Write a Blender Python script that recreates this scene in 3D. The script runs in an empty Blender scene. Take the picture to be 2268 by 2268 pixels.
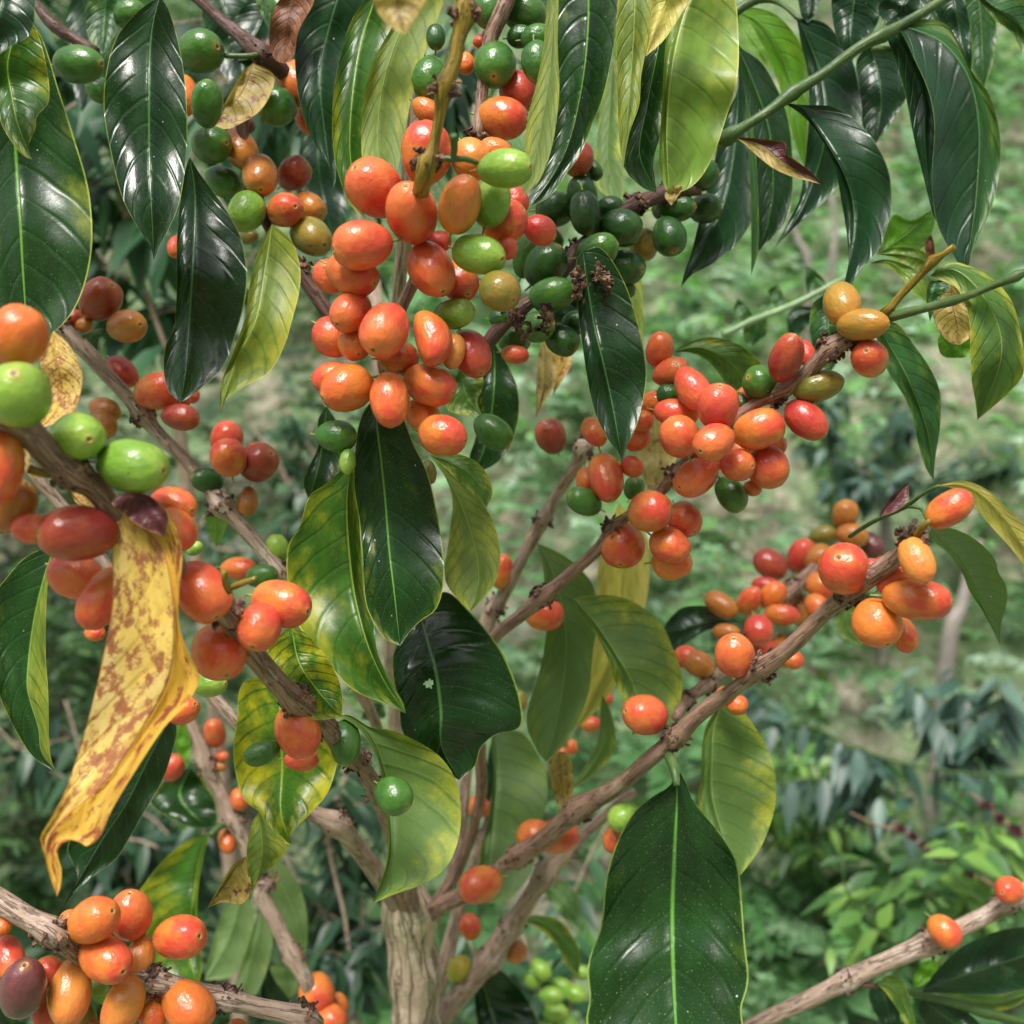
import bpy, math, random
import numpy as np
from mathutils import Vector, Matrix, noise as mnoise

# ------------------------------------------------------------------ camera, light, exposure
SC = bpy.context.scene
COL = SC.collection
CAM_H, PITCH = 1.30, math.radians(-12.0)
cam_d = bpy.data.cameras.new("camera")
cam_d.sensor_width = 26.0; cam_d.sensor_height = 26.0; cam_d.sensor_fit = 'HORIZONTAL'
cam_d.lens = 26.0
cam_d.clip_start = 0.02; cam_d.clip_end = 300.0
cam_d.dof.use_dof = True
cam_d.dof.focus_distance = 0.36
cam_d.dof.aperture_fstop = 7.6
cam = bpy.data.objects.new("camera", cam_d)
cam.location = (0, 0, CAM_H)
cam.rotation_euler = (math.radians(90) + PITCH, 0, 0)
COL.objects.link(cam); SC.camera = cam

SUN_EL, SUN_AZ = math.radians(66), math.radians(205)     # azimuth clockwise from +Y; the light comes over the left shoulder
w = bpy.data.worlds.new("World"); SC.world = w; w.use_nodes = True
nt = w.node_tree; nt.nodes.clear()
sky = nt.nodes.new('ShaderNodeTexSky'); sky.sky_type = 'NISHITA'; sky.sun_disc = False
sky.sun_elevation = SUN_EL; sky.sun_rotation = SUN_AZ; sky.dust_density = 6.0; sky.ozone_density = 1.0; sky.air_density = 1.0
hs = nt.nodes.new('ShaderNodeHueSaturation'); hs.inputs['Saturation'].default_value = 0.30
bg = nt.nodes.new('ShaderNodeBackground'); bg.inputs['Strength'].default_value = 0.10
wo = nt.nodes.new('ShaderNodeOutputWorld')
nt.links.new(sky.outputs[0], hs.inputs['Color']); nt.links.new(hs.outputs[0], bg.inputs[0]); nt.links.new(bg.outputs[0], wo.inputs[0])
sun_d = bpy.data.lights.new("sun", 'SUN'); sun_d.energy = 2.6; sun_d.angle = math.radians(20); sun_d.color = (1.0, 0.965, 0.91)
sun = bpy.data.objects.new("sun", sun_d)
sd = Vector((math.sin(SUN_AZ) * math.cos(SUN_EL), math.cos(SUN_AZ) * math.cos(SUN_EL), math.sin(SUN_EL)))
sun.rotation_euler = sd.to_track_quat('Z', 'Y').to_euler(); sun.location = sd * 20
COL.objects.link(sun)
SC.view_settings.view_transform = 'Standard'; SC.view_settings.look = 'None'
SC.view_settings.exposure = 0.78; SC.view_settings.gamma = 1.0
SC.cycles.max_bounces = 8; SC.cycles.transparent_max_bounces = 6

# ------------------------------------------------------------------ picture point -> place in the world
FPX = 2268.0
TS = 2.415
ORG = {'A': (0, 0), 'B': (700, 0), 'C': (1468, 0), 'D': (0, 700), 'E': (700, 700), 'F': (1468, 700),
       'G': (0, 1468), 'H': (700, 1468), 'I': (1468, 1468)}
CR = np.array(cam.rotation_euler.to_matrix())
CP = np.array((0, 0, CAM_H))
def g2(T, x, y):
    o = ORG[T]; return np.array((o[0] + x / TS, o[1] + y / TS))
def unp(p, d):                                    # photograph pixel and distance in front of the lens -> world
    p = np.asarray(p, float); d = np.asarray(d, float)
    X = (p[..., 0] - 1134.0) / FPX * d; Y = -(p[..., 1] - 1134.0) / FPX * d
    v = np.stack([X, Y, -d], -1)
    return v @ CR.T + CP
VIEW = CR @ np.array((0, 0, -1.0))

# ------------------------------------------------------------------ object helpers
def new_obj(name, data, parent=None, **props):
    o = bpy.data.objects.new(name, data); COL.objects.link(o)
    if parent is not None: o.parent = parent
    for k, v in props.items(): o[k] = v
    return o
def root(name, label, cat, loc, group=None):
    o = new_obj(name, None); o.empty_display_size = .02
    o.location = loc; o['label'] = label; o['category'] = cat
    if group: o['group'] = group
    return o
def mesh_np(name, V, F, mats, uv=None, smooth=True, mi=None, col=None):
    me = bpy.data.meshes.new(name)
    V = np.asarray(V, np.float32); F = np.asarray(F, np.int32)
    k = F.shape[1]
    me.vertices.add(len(V)); me.vertices.foreach_set('co', V.ravel())
    me.loops.add(F.size); me.loops.foreach_set('vertex_index', F.ravel())
    me.polygons.add(len(F)); me.polygons.foreach_set('loop_start', np.arange(0, F.size, k, dtype=np.int32))
    try: me.polygons.foreach_set('loop_total', np.full(len(F), k, np.int32))
    except Exception: pass
    if uv is not None:
        l = me.uv_layers.new(name='UVMap'); l.data.foreach_set('uv', np.asarray(uv, np.float32)[F.ravel()].ravel())
    if col is not None:
        a = me.color_attributes.new('tint', 'FLOAT_COLOR', 'POINT')
        c = np.ones((len(V), 4), np.float32); c[:, :3] = col; a.data.foreach_set('color', c.ravel())
    for m in (mats if isinstance(mats, (list, tuple)) else [mats]): me.materials.append(m)
    if mi is not None: me.polygons.foreach_set('material_index', np.asarray(mi, np.int32))
    me.polygons.foreach_set('use_smooth', np.full(len(F), smooth, bool))
    me.update(calc_edges=True); me.validate()
    return me

def spline(P, n):                                 # centripetal-ish Catmull-Rom through P, n samples even in arc length
    P = np.asarray(P, float)
    if len(P) == 2:
        t = np.linspace(0, 1, n)[:, None]; return P[0] * (1 - t) + P[1] * t
    Q = np.vstack([2 * P[0] - P[1], P, 2 * P[-1] - P[-2]])
    out = []
    for i in range(1, len(Q) - 2):
        t = np.linspace(0, 1, 16, endpoint=False)[:, None]
        p0, p1, p2, p3 = Q[i - 1], Q[i], Q[i + 1], Q[i + 2]
        out.append(.5 * ((2 * p1) + (-p0 + p2) * t + (2 * p0 - 5 * p1 + 4 * p2 - p3) * t**2 + (-p0 + 3 * p1 - 3 * p2 + p3) * t**3))
    out.append(P[-1:]); D = np.vstack(out)
    s = np.r_[0, np.cumsum(np.linalg.norm(np.diff(D[:, :2], axis=0), axis=1))]
    if s[-1] == 0: return np.repeat(D[:1], n, 0)
    u = np.linspace(0, s[-1], n)
    return np.stack([np.interp(u, s, D[:, k]) for k in range(D.shape[1])], 1)

# ------------------------------------------------------------------ node helpers
class NG:
    def __init__(s, name):
        s.m = bpy.data.materials.new(name); s.m.use_nodes = True
        s.t = s.m.node_tree; s.t.nodes.clear()
        s.out = s.t.nodes.new('ShaderNodeOutputMaterial')
    def n(s, typ, **kw):
        nd = s.t.nodes.new(typ)
        for k, v in kw.items(): setattr(nd, k, v)
        return nd
    def put(s, sock, v):
        if hasattr(v, 'is_output') or hasattr(v, 'links'): s.t.links.new(v, sock)
        else:
            if isinstance(v, (tuple, list)) and len(v) == 3 and sock.type == 'RGBA': v = (*v, 1)
            sock.default_value = v
    def math(s, op, a, b=0.0, c=None, clamp=False):
        nd = s.n('ShaderNodeMath', operation=op); nd.use_clamp = clamp
        s.put(nd.inputs[0], a); s.put(nd.inputs[1], b)
        if c is not None: s.put(nd.inputs[2], c)
        return nd.outputs[0]
    def ramp(s, v, a, b, c=0.0, d=1.0):
        nd = s.n('ShaderNodeMapRange', interpolation_type='SMOOTHSTEP')
        for i, x in enumerate((v, a, b, c, d)): s.put(nd.inputs[i], x)
        return nd.outputs[0]
    def mix(s, f, a, b, mode='MIX'):
        nd = s.n('ShaderNodeMix', data_type='RGBA', blend_type=mode)
        s.put(nd.inputs[0], f); s.put(nd.inputs[6], a); s.put(nd.inputs[7], b)
        return nd.outputs[2]
    def noise(s, vec, scale, detail=3.0, rough=.55, w=None, dist=0.0):
        nd = s.n('ShaderNodeTexNoise', noise_dimensions='4D' if w is not None else '3D')
        s.put(nd.inputs['Vector'], vec); nd.inputs['Scale'].default_value = scale
        nd.inputs['Detail'].default_value = detail; nd.inputs['Roughness'].default_value = rough
        nd.inputs['Distortion'].default_value = dist
        if w is not None: s.put(nd.inputs['W'], w)
        return nd.outputs[0]
    def comb(s, x, y, z=0.0):
        nd = s.n('ShaderNodeCombineXYZ')
        for i, v in enumerate((x, y, z)): s.put(nd.inputs[i], v)
        return nd.outputs[0]
    def bump(s, h, strength, dist, normal=None):
        nd = s.n('ShaderNodeBump'); nd.inputs['Strength'].default_value = strength; nd.inputs['Distance'].default_value = dist
        s.put(nd.inputs['Height'], h)
        if normal is not None: s.put(nd.inputs['Normal'], normal)
        return nd.outputs[0]
    def principled(s, **kw):
        nd = s.n('ShaderNodeBsdfPrincipled')
        for k, v in kw.items(): s.put(nd.inputs[k.replace('_', ' ')], v)
        return nd
    def done(s, sh):
        s.t.links.new(sh, s.out.inputs['Surface']); return s.m
# ------------------------------------------------------------------ materials
def leaf_material(name, top, patch, amt, under, edge=(.30, .34, .05), vein=(.10, .20, .05), rough=.30,
                  brown=0.0, brown_c=(.16, .05, .02), trans=.22, specks=.5, marg=.25, rib=None, patch_scale=2.6, vein_dark=False, bscale=1.6):
    g = NG(name); rib = rib or vein
    uv = g.n('ShaderNodeUVMap'); sp = g.n('ShaderNodeSeparateXYZ'); g.put(sp.inputs[0], uv.outputs[0])
    u, v = sp.outputs[0], sp.outputs[1]
    oi = g.n('ShaderNodeObjectInfo'); rnd = g.math('MULTIPLY', oi.outputs['Random'], 37.0)
    vs = g.math('SUBTRACT', v, .5); s = g.math('MULTIPLY', g.math('ABSOLUTE', vs), 2.0)
    side = g.math('GREATER_THAN', vs, 0.0)
    wob = g.noise(g.comb(g.math('MULTIPLY', u, 5.0), g.math('MULTIPLY', v, 2.0)), 1.0, 2.0, .5, w=rnd)
    # lateral veins: u - k*s bent toward the tip
    ph = g.math('MULTIPLY', g.math('SUBTRACT', g.math('ADD', u, g.math('MULTIPLY', wob, .05)),
                g.math('ADD', g.math('MULTIPLY', s, .10), g.math('MULTIPLY', g.math('MULTIPLY', s, s), .09))), 10.0)
    ph = g.math('ADD', ph, g.math('MULTIPLY', side, .22))
    tri = g.math('ABSOLUTE', g.math('SUBTRACT', g.math('FRACT', ph), .5))     # .5 on a vein
    vw = g.math('ADD', g.math('MULTIPLY', s, .028), .462)
    vmask = g.ramp(tri, vw, .50)
    vmask = g.math('MULTIPLY', vmask, g.ramp(s, .92, .6))
    halo = g.ramp(tri, .22, .5)
    mid = g.ramp(s, g.math('SUBTRACT', .058, g.math('MULTIPLY', u, .038)), .010)
    # fine network
    vor = g.n('ShaderNodeTexVoronoi', feature='DISTANCE_TO_EDGE')
    g.put(vor.inputs['Vector'], g.comb(g.math('MULTIPLY', u, 34.0), g.math('MULTIPLY', v, 14.0), rnd)); vor.inputs['Scale'].default_value = 1.0
    net = g.ramp(vor.outputs[0], .0, .11, 1.0, .0)
    # yellowing: noisy, stronger to the margin, weaker along veins
    pn = g.noise(g.comb(g.math('MULTIPLY', u, patch_scale * 1.7), g.math('MULTIPLY', v, patch_scale)), 1.0, 5.0, .62, w=rnd)
    f = g.math('ADD', pn, g.math('MULTIPLY', g.math('SUBTRACT', s, .45), marg))
    f = g.math('SUBTRACT', f, g.math('MULTIPLY', halo, .07)); f = g.math('SUBTRACT', f, g.math('MULTIPLY', mid, .2))
    f = g.math('ADD', f, g.math('MULTIPLY', g.math('SUBTRACT', g.noise(g.comb(g.math('MULTIPLY', u, 19.0), g.math('MULTIPLY', v, 8.0)), 1.0, 5.0, .7, w=rnd), .5), .30))
    pf = g.ramp(f, .80 - amt * .62, 1.10 - amt * .50)
    tone = g.noise(g.comb(g.math('MULTIPLY', u, 3.0), g.math('MULTIPLY', v, 3.0), 3.0), 1.4, 3.0, .6, w=rnd)
    base = g.mix(g.ramp(tone, .3, .7), tuple(c * .72 for c in top), tuple(c * 1.35 for c in top))
    base = g.mix(pf, base, patch)
    base = g.mix(g.math('MULTIPLY', net, .10), base, g.mix(.5, base, vein))
    vc = tuple(c * (.35 if vein_dark else 1.0) for c in vein)
    base = g.mix(g.math('MULTIPLY', vmask, .5), base, vc)
    base = g.mix(mid, base, rib)
    base = g.mix(g.math('MULTIPLY', g.ramp(s, .968, .99), g.ramp(wob, .28, .55, .25, 1.0)), base, edge)
    geo = g.n('ShaderNodeNewGeometry')
    ub = g.mix(pf, under, tuple(min(1, c * k) for c, k in zip(patch, (1.0, 1.05, 1.15))))
    ub = g.mix(g.math('MULTIPLY', g.math('MAXIMUM', vmask, g.math('MULTIPLY', net, .35)), .55), ub, tuple(c * .55 for c in under))
    ub = g.mix(mid, ub, tuple(min(1, c * 1.5) for c in under))
    base = g.mix(geo.outputs['Backfacing'], base, ub)
    if brown > 0:
        bn = g.noise(g.comb(g.math('MULTIPLY', u, 8.0), g.math('MULTIPLY', v, 3.4), 9.0), bscale, 7.0, .76, w=rnd)
        bf = g.ramp(g.math('ADD', bn, g.math('MULTIPLY', u, .02)), .74 - brown * .32, .80 - brown * .30)
        base = g.mix(bf, base, g.mix(g.ramp(bn, .5, .85), brown_c, tuple(c * .45 for c in brown_c)))
    # droppings, dust and scars
    v2 = g.n('ShaderNodeTexVoronoi', feature='F1'); g.put(v2.inputs['Vector'], g.comb(g.math('MULTIPLY', u, 23.0), g.math('MULTIPLY', v, 10.0), rnd)); v2.inputs['Scale'].default_value = 1.0
    sz = g.n('ShaderNodeSeparateColor'); g.put(sz.inputs[0], v2.outputs['Color'])
    spm = g.math('MULTIPLY', g.math('LESS_THAN', v2.outputs['Distance'], g.math('MULTIPLY', g.math('POWER', sz.outputs[0], 2.4), .10)), g.math('GREATER_THAN', sz.outputs[1], 1.0 - specks * .6))
    base = g.mix(spm, base, (.55, .55, .48))
    dust = g.noise(g.comb(g.math('MULTIPLY', u, 160.0), g.math('MULTIPLY', v, 70.0)), 1.0, 2.0, .7, w=rnd)
    base = g.mix(g.math('MULTIPLY', g.ramp(dust, .63, .72), .35 * specks), base, (.45, .48, .42))
    h = g.math('ADD', g.math('MULTIPLY', g.ramp(tri, .34, .5), -.36), g.math('MULTIPLY', mid, -1.2))
    fine = g.noise(g.comb(g.math('MULTIPLY', u, 46.0), g.math('MULTIPLY', v, 19.0)), 1.0, 3.0, .6, w=rnd)
    big = g.noise(g.comb(g.math('MULTIPLY', u, 7.0), g.math('MULTIPLY', v, 3.5)), 1.0, 2.0, .5, w=rnd)
    h = g.math('ADD', h, g.math('MULTIPLY', net, -.025)); h = g.math('ADD', h, g.math('MULTIPLY', fine, .10)); h = g.math('ADD', h, g.math('MULTIPLY', big, 1.3))
    nrm = g.bump(h, .42, .0011)
    rf = g.math('ADD', rough, g.math('MULTIPLY', g.math('ADD', pf, g.math('MULTIPLY', geo.outputs['Backfacing'], 1.4)), .12))
    rf = g.math('ADD', rf, g.math('MULTIPLY', g.ramp(dust, .4, .8), .10))
    p = g.principled(Base_Color=base, Roughness=rf, Normal=nrm); p.inputs['Specular IOR Level'].default_value = .38
    tr = g.n('ShaderNodeBsdfTranslucent'); g.put(tr.inputs['Color'], g.mix(.0, g.mix(1.0, base, (1.0, 1.25, .45), 'MULTIPLY'), base)); g.put(tr.inputs['Normal'], nrm)
    mx = g.n('ShaderNodeMixShader'); g.put(mx.inputs[0], trans); g.t.links.new(p.outputs[0], mx.inputs[1]); g.t.links.new(tr.outputs[0], mx.inputs[2])
    return g.done(mx.outputs[0])

LM = {
 'DK': leaf_material('leaf_dark', (.007, .030, .006), (.10, .16, .012), .20, (.07, .13, .035), rough=.20, vein=(.045, .10, .045), rib=(.07, .17, .05), edge=(.20, .28, .05), specks=.7, trans=.10),
 'DG': leaf_material('leaf_dark_speckled', (.011, .042, .008), (.09, .16, .012), .26, (.09, .15, .035), rough=.24, vein=(.035, .09, .03), rib=(.12, .30, .05), edge=(.26, .36, .08), specks=1.5, trans=.12),
 'DY': leaf_material('leaf_dark_yellowing', (.010, .042, .007), (.20, .24, .012), .37, (.10, .17, .035), rough=.22, vein=(.05, .12, .035), rib=(.14, .30, .05), edge=(.32, .40, .06), specks=.8, trans=.14),
 'DB': leaf_material('leaf_deep_green', (.009, .036, .012), (.03, .075, .015), .30, (.05, .11, .03), rough=.27, vein=(.03, .07, .03), rib=(.06, .14, .05), edge=(.08, .15, .04), specks=.15, trans=.14),
 'MG': leaf_material('leaf_mid_green', (.025, .085, .020), (.17, .24, .03), .50, (.095, .165, .05), rough=.36, vein=(.05, .13, .035), rib=(.12, .22, .06), edge=(.14, .23, .05), specks=.35, trans=.22),
 'BG': leaf_material('leaf_bright_green', (.10, .25, .016), (.26, .38, .03), .45, (.16, .30, .05), rough=.36, vein=(.20, .34, .06), edge=(.26, .38, .08), specks=.1, trans=.38),
 'GP': leaf_material('leaf_mottled', (.035, .105, .010), (.34, .33, .012), .53, (.17, .25, .04), rough=.30, vein=(.10, .20, .03), rib=(.28, .42, .06), edge=(.40, .44, .06), specks=.5, trans=.24),
 'GQ': leaf_material('leaf_strongly_yellowed', (.040, .115, .010), (.46, .42, .012), .70, (.20, .27, .04), rough=.26, vein=(.10, .20, .03), rib=(.30, .42, .06), edge=(.40, .44, .06), specks=.6, trans=.24, marg=.15),
 'YG': leaf_material('leaf_lime_underside', (.13, .19, .025), (.34, .34, .03), .60, (.13, .19, .030), rough=.40, vein=(.09, .16, .03), rib=(.34, .40, .10), edge=(.42, .42, .08), specks=.15, trans=.24, vein_dark=True),
 'LG': leaf_material('leaf_lime', (.13, .22, .030), (.32, .35, .04), .50, (.14, .22, .04), rough=.33, vein=(.28, .34, .06), rib=(.38, .44, .12), edge=(.42, .44, .10), specks=.1, trans=.24, brown=.10, brown_c=(.20, .07, .02)),
 'GY': leaf_material('leaf_green_to_yellow', (.075, .155, .028), (.40, .40, .035), .52, (.11, .19, .045), rough=.36, vein=(.06, .12, .03), rib=(.22, .30, .07), edge=(.40, .40, .08), specks=.2, trans=.28, vein_dark=True, marg=.30),
 'YE': leaf_material('leaf_yellow', (.46, .40, .09), (.58, .48, .16), .60, (.46, .41, .11), rough=.40, vein=(.42, .34, .05), edge=(.5, .42, .06), specks=.2, trans=.30, brown=.30, brown_c=(.22, .12, .02)),
 'DR': leaf_material('leaf_dry_yellow', (.64, .44, .10), (.72, .56, .24), .62, (.60, .30, .03), rough=.40, vein=(.45, .22, .03), rib=(.50, .26, .05), edge=(.50, .20, .03), specks=.1, trans=.20, brown=.79, brown_c=(.36, .14, .06), patch_scale=1.8, bscale=2.5),
 'BR': leaf_material('leaf_dead_brown', (.17, .060, .022), (.36, .20, .06), .35, (.20, .08, .03), rough=.48, vein=(.08, .03, .015), edge=(.10, .04, .02), specks=.1, trans=.10, brown=.6, brown_c=(.07, .025, .015)),
 'TN': leaf_material('leaf_withered_tan', (.30, .22, .055), (.50, .38, .13), .60, (.28, .22, .07), rough=.46, vein=(.16, .10, .04), edge=(.14, .06, .03), specks=.1, trans=.20, brown=.62, brown_c=(.17, .055, .04)),
 'DO': leaf_material('leaf_dry_orange', (.60, .34, .045), (.68, .46, .10), .60, (.5, .2, .02), rough=.42, vein=(.45, .15, .02), rib=(.45, .20, .04), edge=(.45, .18, .03), specks=.1, trans=.25, brown=.70, brown_c=(.28, .07, .03)),
 'PU': leaf_material('leaf_purple_withered', (.085, .020, .026), (.34, .20, .03), .42, (.12, .05, .03), rough=.42, vein=(.05, .01, .015), edge=(.46, .28, .05), specks=.1, trans=.10, brown=.3, brown_c=(.05, .012, .012)),
 'PA': leaf_material('leaf_pale_green', (.13, .23, .09), (.34, .38, .14), .45, (.20, .30, .12), rough=.36, vein=(.20, .30, .12), edge=(.28, .36, .12), specks=.3, trans=.34, brown=.2, brown_c=(.24, .15, .06)),
}

def cherry_material():
    g = NG('coffee_cherry_skin')
    at = g.n('ShaderNodeAttribute', attribute_type='OBJECT', attribute_name='skin')
    ab = g.n('ShaderNodeAttribute', attribute_type='OBJECT', attribute_name='blush')
    tc = g.n('ShaderNodeTexCoord'); sp = g.n('ShaderNodeSeparateXYZ'); g.put(sp.inputs[0], tc.outputs['Object'])
    oi = g.n('ShaderNodeObjectInfo'); rnd = g.math('MULTIPLY', oi.outputs['Random'], 51.0)
    vec = tc.outputs['Object']
    n1 = g.noise(vec, 1.3, 3.0, .55, w=rnd)
    f = g.ramp(g.math('ADD', n1, g.math('MULTIPLY', sp.outputs[2], .16)), .34, .72)
    c = g.mix(f, at.outputs['Color'], ab.outputs['Color'])
    # faint meridian streaks and pores
    ang = g.math('ARCTAN2', sp.outputs[1], sp.outputs[0])
    st = g.noise(g.comb(g.math('MULTIPLY', ang, 2.6), g.math('MULTIPLY', sp.outputs[2], .8), 1.0), 2.2, 3.0, .6, w=rnd)
    c = g.mix(g.math('MULTIPLY', g.ramp(st, .50, .78), .10), c, g.mix(1.0, c, (1.5, 1.35, 1.15), 'MULTIPLY'))
    po = g.noise(vec, 26.0, 2.0, .6, w=rnd)
    c = g.mix(g.math('MULTIPLY', g.ramp(po, .68, .76), .4), c, (.55, .32, .13))
    vs_ = g.n('ShaderNodeTexVoronoi', feature='F1'); g.put(vs_.inputs['Vector'], vec); vs_.inputs['Scale'].default_value = 5.2
    vc_ = g.n('ShaderNodeSeparateColor'); g.put(vc_.inputs[0], vs_.outputs['Color'])
    c = g.mix(g.math('MULTIPLY', g.math('MULTIPLY', g.ramp(vs_.outputs['Distance'], .11, .06), g.math('GREATER_THAN', vc_.outputs[0], .80)), .55), c, g.mix(g.math('GREATER_THAN', vc_.outputs[1], .45), (.16, .06, .03), (.62, .52, .40)))
    sc = g.noise(vec, 2.1, 4.0, .6, w=g.math('ADD', rnd, 7.0))
    c = g.mix(g.math('MULTIPLY', g.ramp(sc, .70, .74), .75), c, (.11, .024, .016))
    md = g.noise(vec, 5.5, 4.0, .6, w=rnd); c = g.mix(g.math('MULTIPLY', g.ramp(md, .35, .75), .35), c, g.mix(1.0, c, (.72, .66, .8), 'MULTIPLY'))
    r = g.math('SQRT', g.math('ADD', g.math('MULTIPLY', sp.outputs[0], sp.outputs[0]), g.math('MULTIPLY', sp.outputs[1], sp.outputs[1])))
    top = g.math('GREATER_THAN', sp.outputs[2], 0.0)
    halo = g.math('MULTIPLY', g.ramp(r, .42, .14), top)
    c = g.mix(g.math('MULTIPLY', halo, .40), c, g.mix(.5, c, (.62, .34, .06)))
    ring = g.math('MULTIPLY', g.math('MULTIPLY', g.ramp(r, .165, .145), g.ramp(r, .07, .10)), top)
    c = g.mix(g.math('MULTIPLY', ring, .85), c, (.36, .23, .09))
    cen = g.math('MULTIPLY', g.ramp(r, .075, .05), top)
    c = g.mix(cen, c, (.13, .06, .025))
    h = g.math('ADD', g.math('MULTIPLY', g.noise(vec, 2.4, 4.0, .55, w=rnd), 1.6), g.math('MULTIPLY', po, .06))
    p = g.principled(Base_Color=c, Roughness=g.math('ADD', .17, g.math('MULTIPLY', md, .14)), Normal=g.bump(h, .35, .0012))
    p.inputs['Specular IOR Level'].default_value = .5
    p.inputs['Subsurface Weight'].default_value = .06
    p.inputs['Subsurface Radius'].default_value = (.004, .0015, .0008); p.inputs['Subsurface Scale'].default_value = .6
    return g.done(p.outputs[0])
CHERRY = cherry_material()

def stalk_material():
    g = NG('fruit_stalk_green'); tc = g.n('ShaderNodeTexCoord')
    n = g.noise(tc.outputs['Object'], 6.0, 3.0)
    p = g.principled(Base_Color=g.mix(g.ramp(n, .35, .7), (.13, .22, .03), (.30, .27, .06)), Roughness=.45)
    return g.done(p.outputs[0])
STALK = stalk_material()

def bark_material(name, a, b, c, crack=.5, rough=.72, lscale=70., bumpd=.0012, green=None):
    g = NG(name); uv = g.n('ShaderNodeUVMap'); sp = g.n('ShaderNodeSeparateXYZ'); g.put(sp.inputs[0], uv.outputs[0])
    # uv in metres: x = round the stem, y = along it
    tc = g.n('ShaderNodeTexCoord')
    pos = tc.outputs['Object']
    vec = g.comb(g.math('MULTIPLY', sp.outputs[0], lscale * 6), g.math('MULTIPLY', sp.outputs[1], lscale))
    n1 = g.noise(vec, 1.0, 5.0, .65, dist=.15)
    n2 = g.noise(pos, 55.0, 4.0, .6); n3 = g.noise(pos, 420.0, 3.0, .6)
    col = g.mix(g.ramp(n1, .34, .66), a, b)
    col = g.mix(g.math('MULTIPLY', g.ramp(n2, .50, .72), .8), col, c)
    if green is not None: col = g.mix(g.math('MULTIPLY', g.ramp(g.noise(pos, 90.0, 3.0), .56, .66), .7), col, green)
    vr = g.n('ShaderNodeTexVoronoi', feature='DISTANCE_TO_EDGE'); g.put(vr.inputs['Vector'], g.comb(g.math('MULTIPLY', sp.outputs[0], lscale * 5.0), g.math('MULTIPLY', sp.outputs[1], lscale * .9))); vr.inputs['Scale'].default_value = 1.0
    rg = g.noise(g.comb(g.math('MULTIPLY', sp.outputs[0], lscale * 4.2), g.math('MULTIPLY', sp.outputs[1], lscale * .38)), 1.0, 4.0, .6, dist=.1)
    ck = g.math('MULTIPLY', g.ramp(g.math('ABSOLUTE', g.math('SUBTRACT', rg, .5)), .028, .004), g.ramp(n2, .32, .50))
    ck = g.math('MAXIMUM', ck, g.math('MULTIPLY', g.math('MULTIPLY', g.ramp(vr.outputs[0], .03, .0), g.ramp(n2, .52, .60)), .6))
    col = g.mix(g.math('MULTIPLY', ck, crack), col, tuple(x * .35 for x in a))
    col = g.mix(g.math('MULTIPLY', g.ramp(n3, .60, .75), .35), col, tuple(min(1, x * 1.5) for x in c))
    h = g.math('SUBTRACT', g.math('ADD', n1, g.math('MULTIPLY', n3, .35)), g.math('MULTIPLY', ck, 1.0 * crack * 2))
    p = g.principled(Base_Color=col, Roughness=rough, Normal=g.bump(h, .7, bumpd)); p.inputs['Specular IOR Level'].default_value = .35
    return g.done(p.outputs[0])
BK = {
 'brown': bark_material('bark_brown', (.21, .120, .085), (.33, .205, .150), (.45, .34, .27), .65, .52),
 'grey': bark_material('bark_grey_brown', (.30, .205, .155), (.44, .325, .255), (.60, .50, .42), .7, .62),
 'trunk': bark_material('bark_trunk', (.40, .30, .215), (.56, .44, .325), (.70, .59, .46), .8, .85, 26., .004, green=(.22, .26, .13)),
 'dark': bark_material('bark_dark', (.060, .026, .020), (.130, .062, .045), (.20, .12, .09), .5, .5),
 'green': bark_material('twig_green', (.035, .075, .018), (.065, .12, .030), (.12, .17, .06), .12, .42, 60., .0004),
 'pale': bark_material('twig_pale_green', (.17, .27, .13), (.24, .35, .18), (.30, .40, .24), .10, .45, 60., .0004),
 'yellow': bark_material('twig_yellow_brown', (.17, .115, .014), (.31, .215, .028), (.09, .040, .015), .6, .38, 70., .0007),
 'dead': bark_material('dead_stem_grey', (.22, .19, .17), (.36, .32, .29), (.30, .26, .22), .3, .8),
}
def crud_material():
    g = NG('dried_flower_stubs'); tc = g.n('ShaderNodeTexCoord'); n = g.noise(tc.outputs['Object'], 260.0, 3.0)
    p = g.principled(Base_Color=g.mix(g.ramp(n, .40, .66), (.045, .020, .014), (.26, .14, .085)), Roughness=.8, Normal=g.bump(n, .6, .0006))
    return g.done(p.outputs[0])
CRUD = crud_material()
# ------------------------------------------------------------------ builders
class Owner:                                      # an object whose children are placed in world points minus its own origin
    def __init__(s, obj, origin): s.obj = obj; s.o = np.asarray(origin, float)

def place(name, me, owner, origin):
    o = new_obj(name, me, owner.obj if owner else None)
    o.location = Vector(np.asarray(origin) - (owner.o if owner else 0))
    return o

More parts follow.
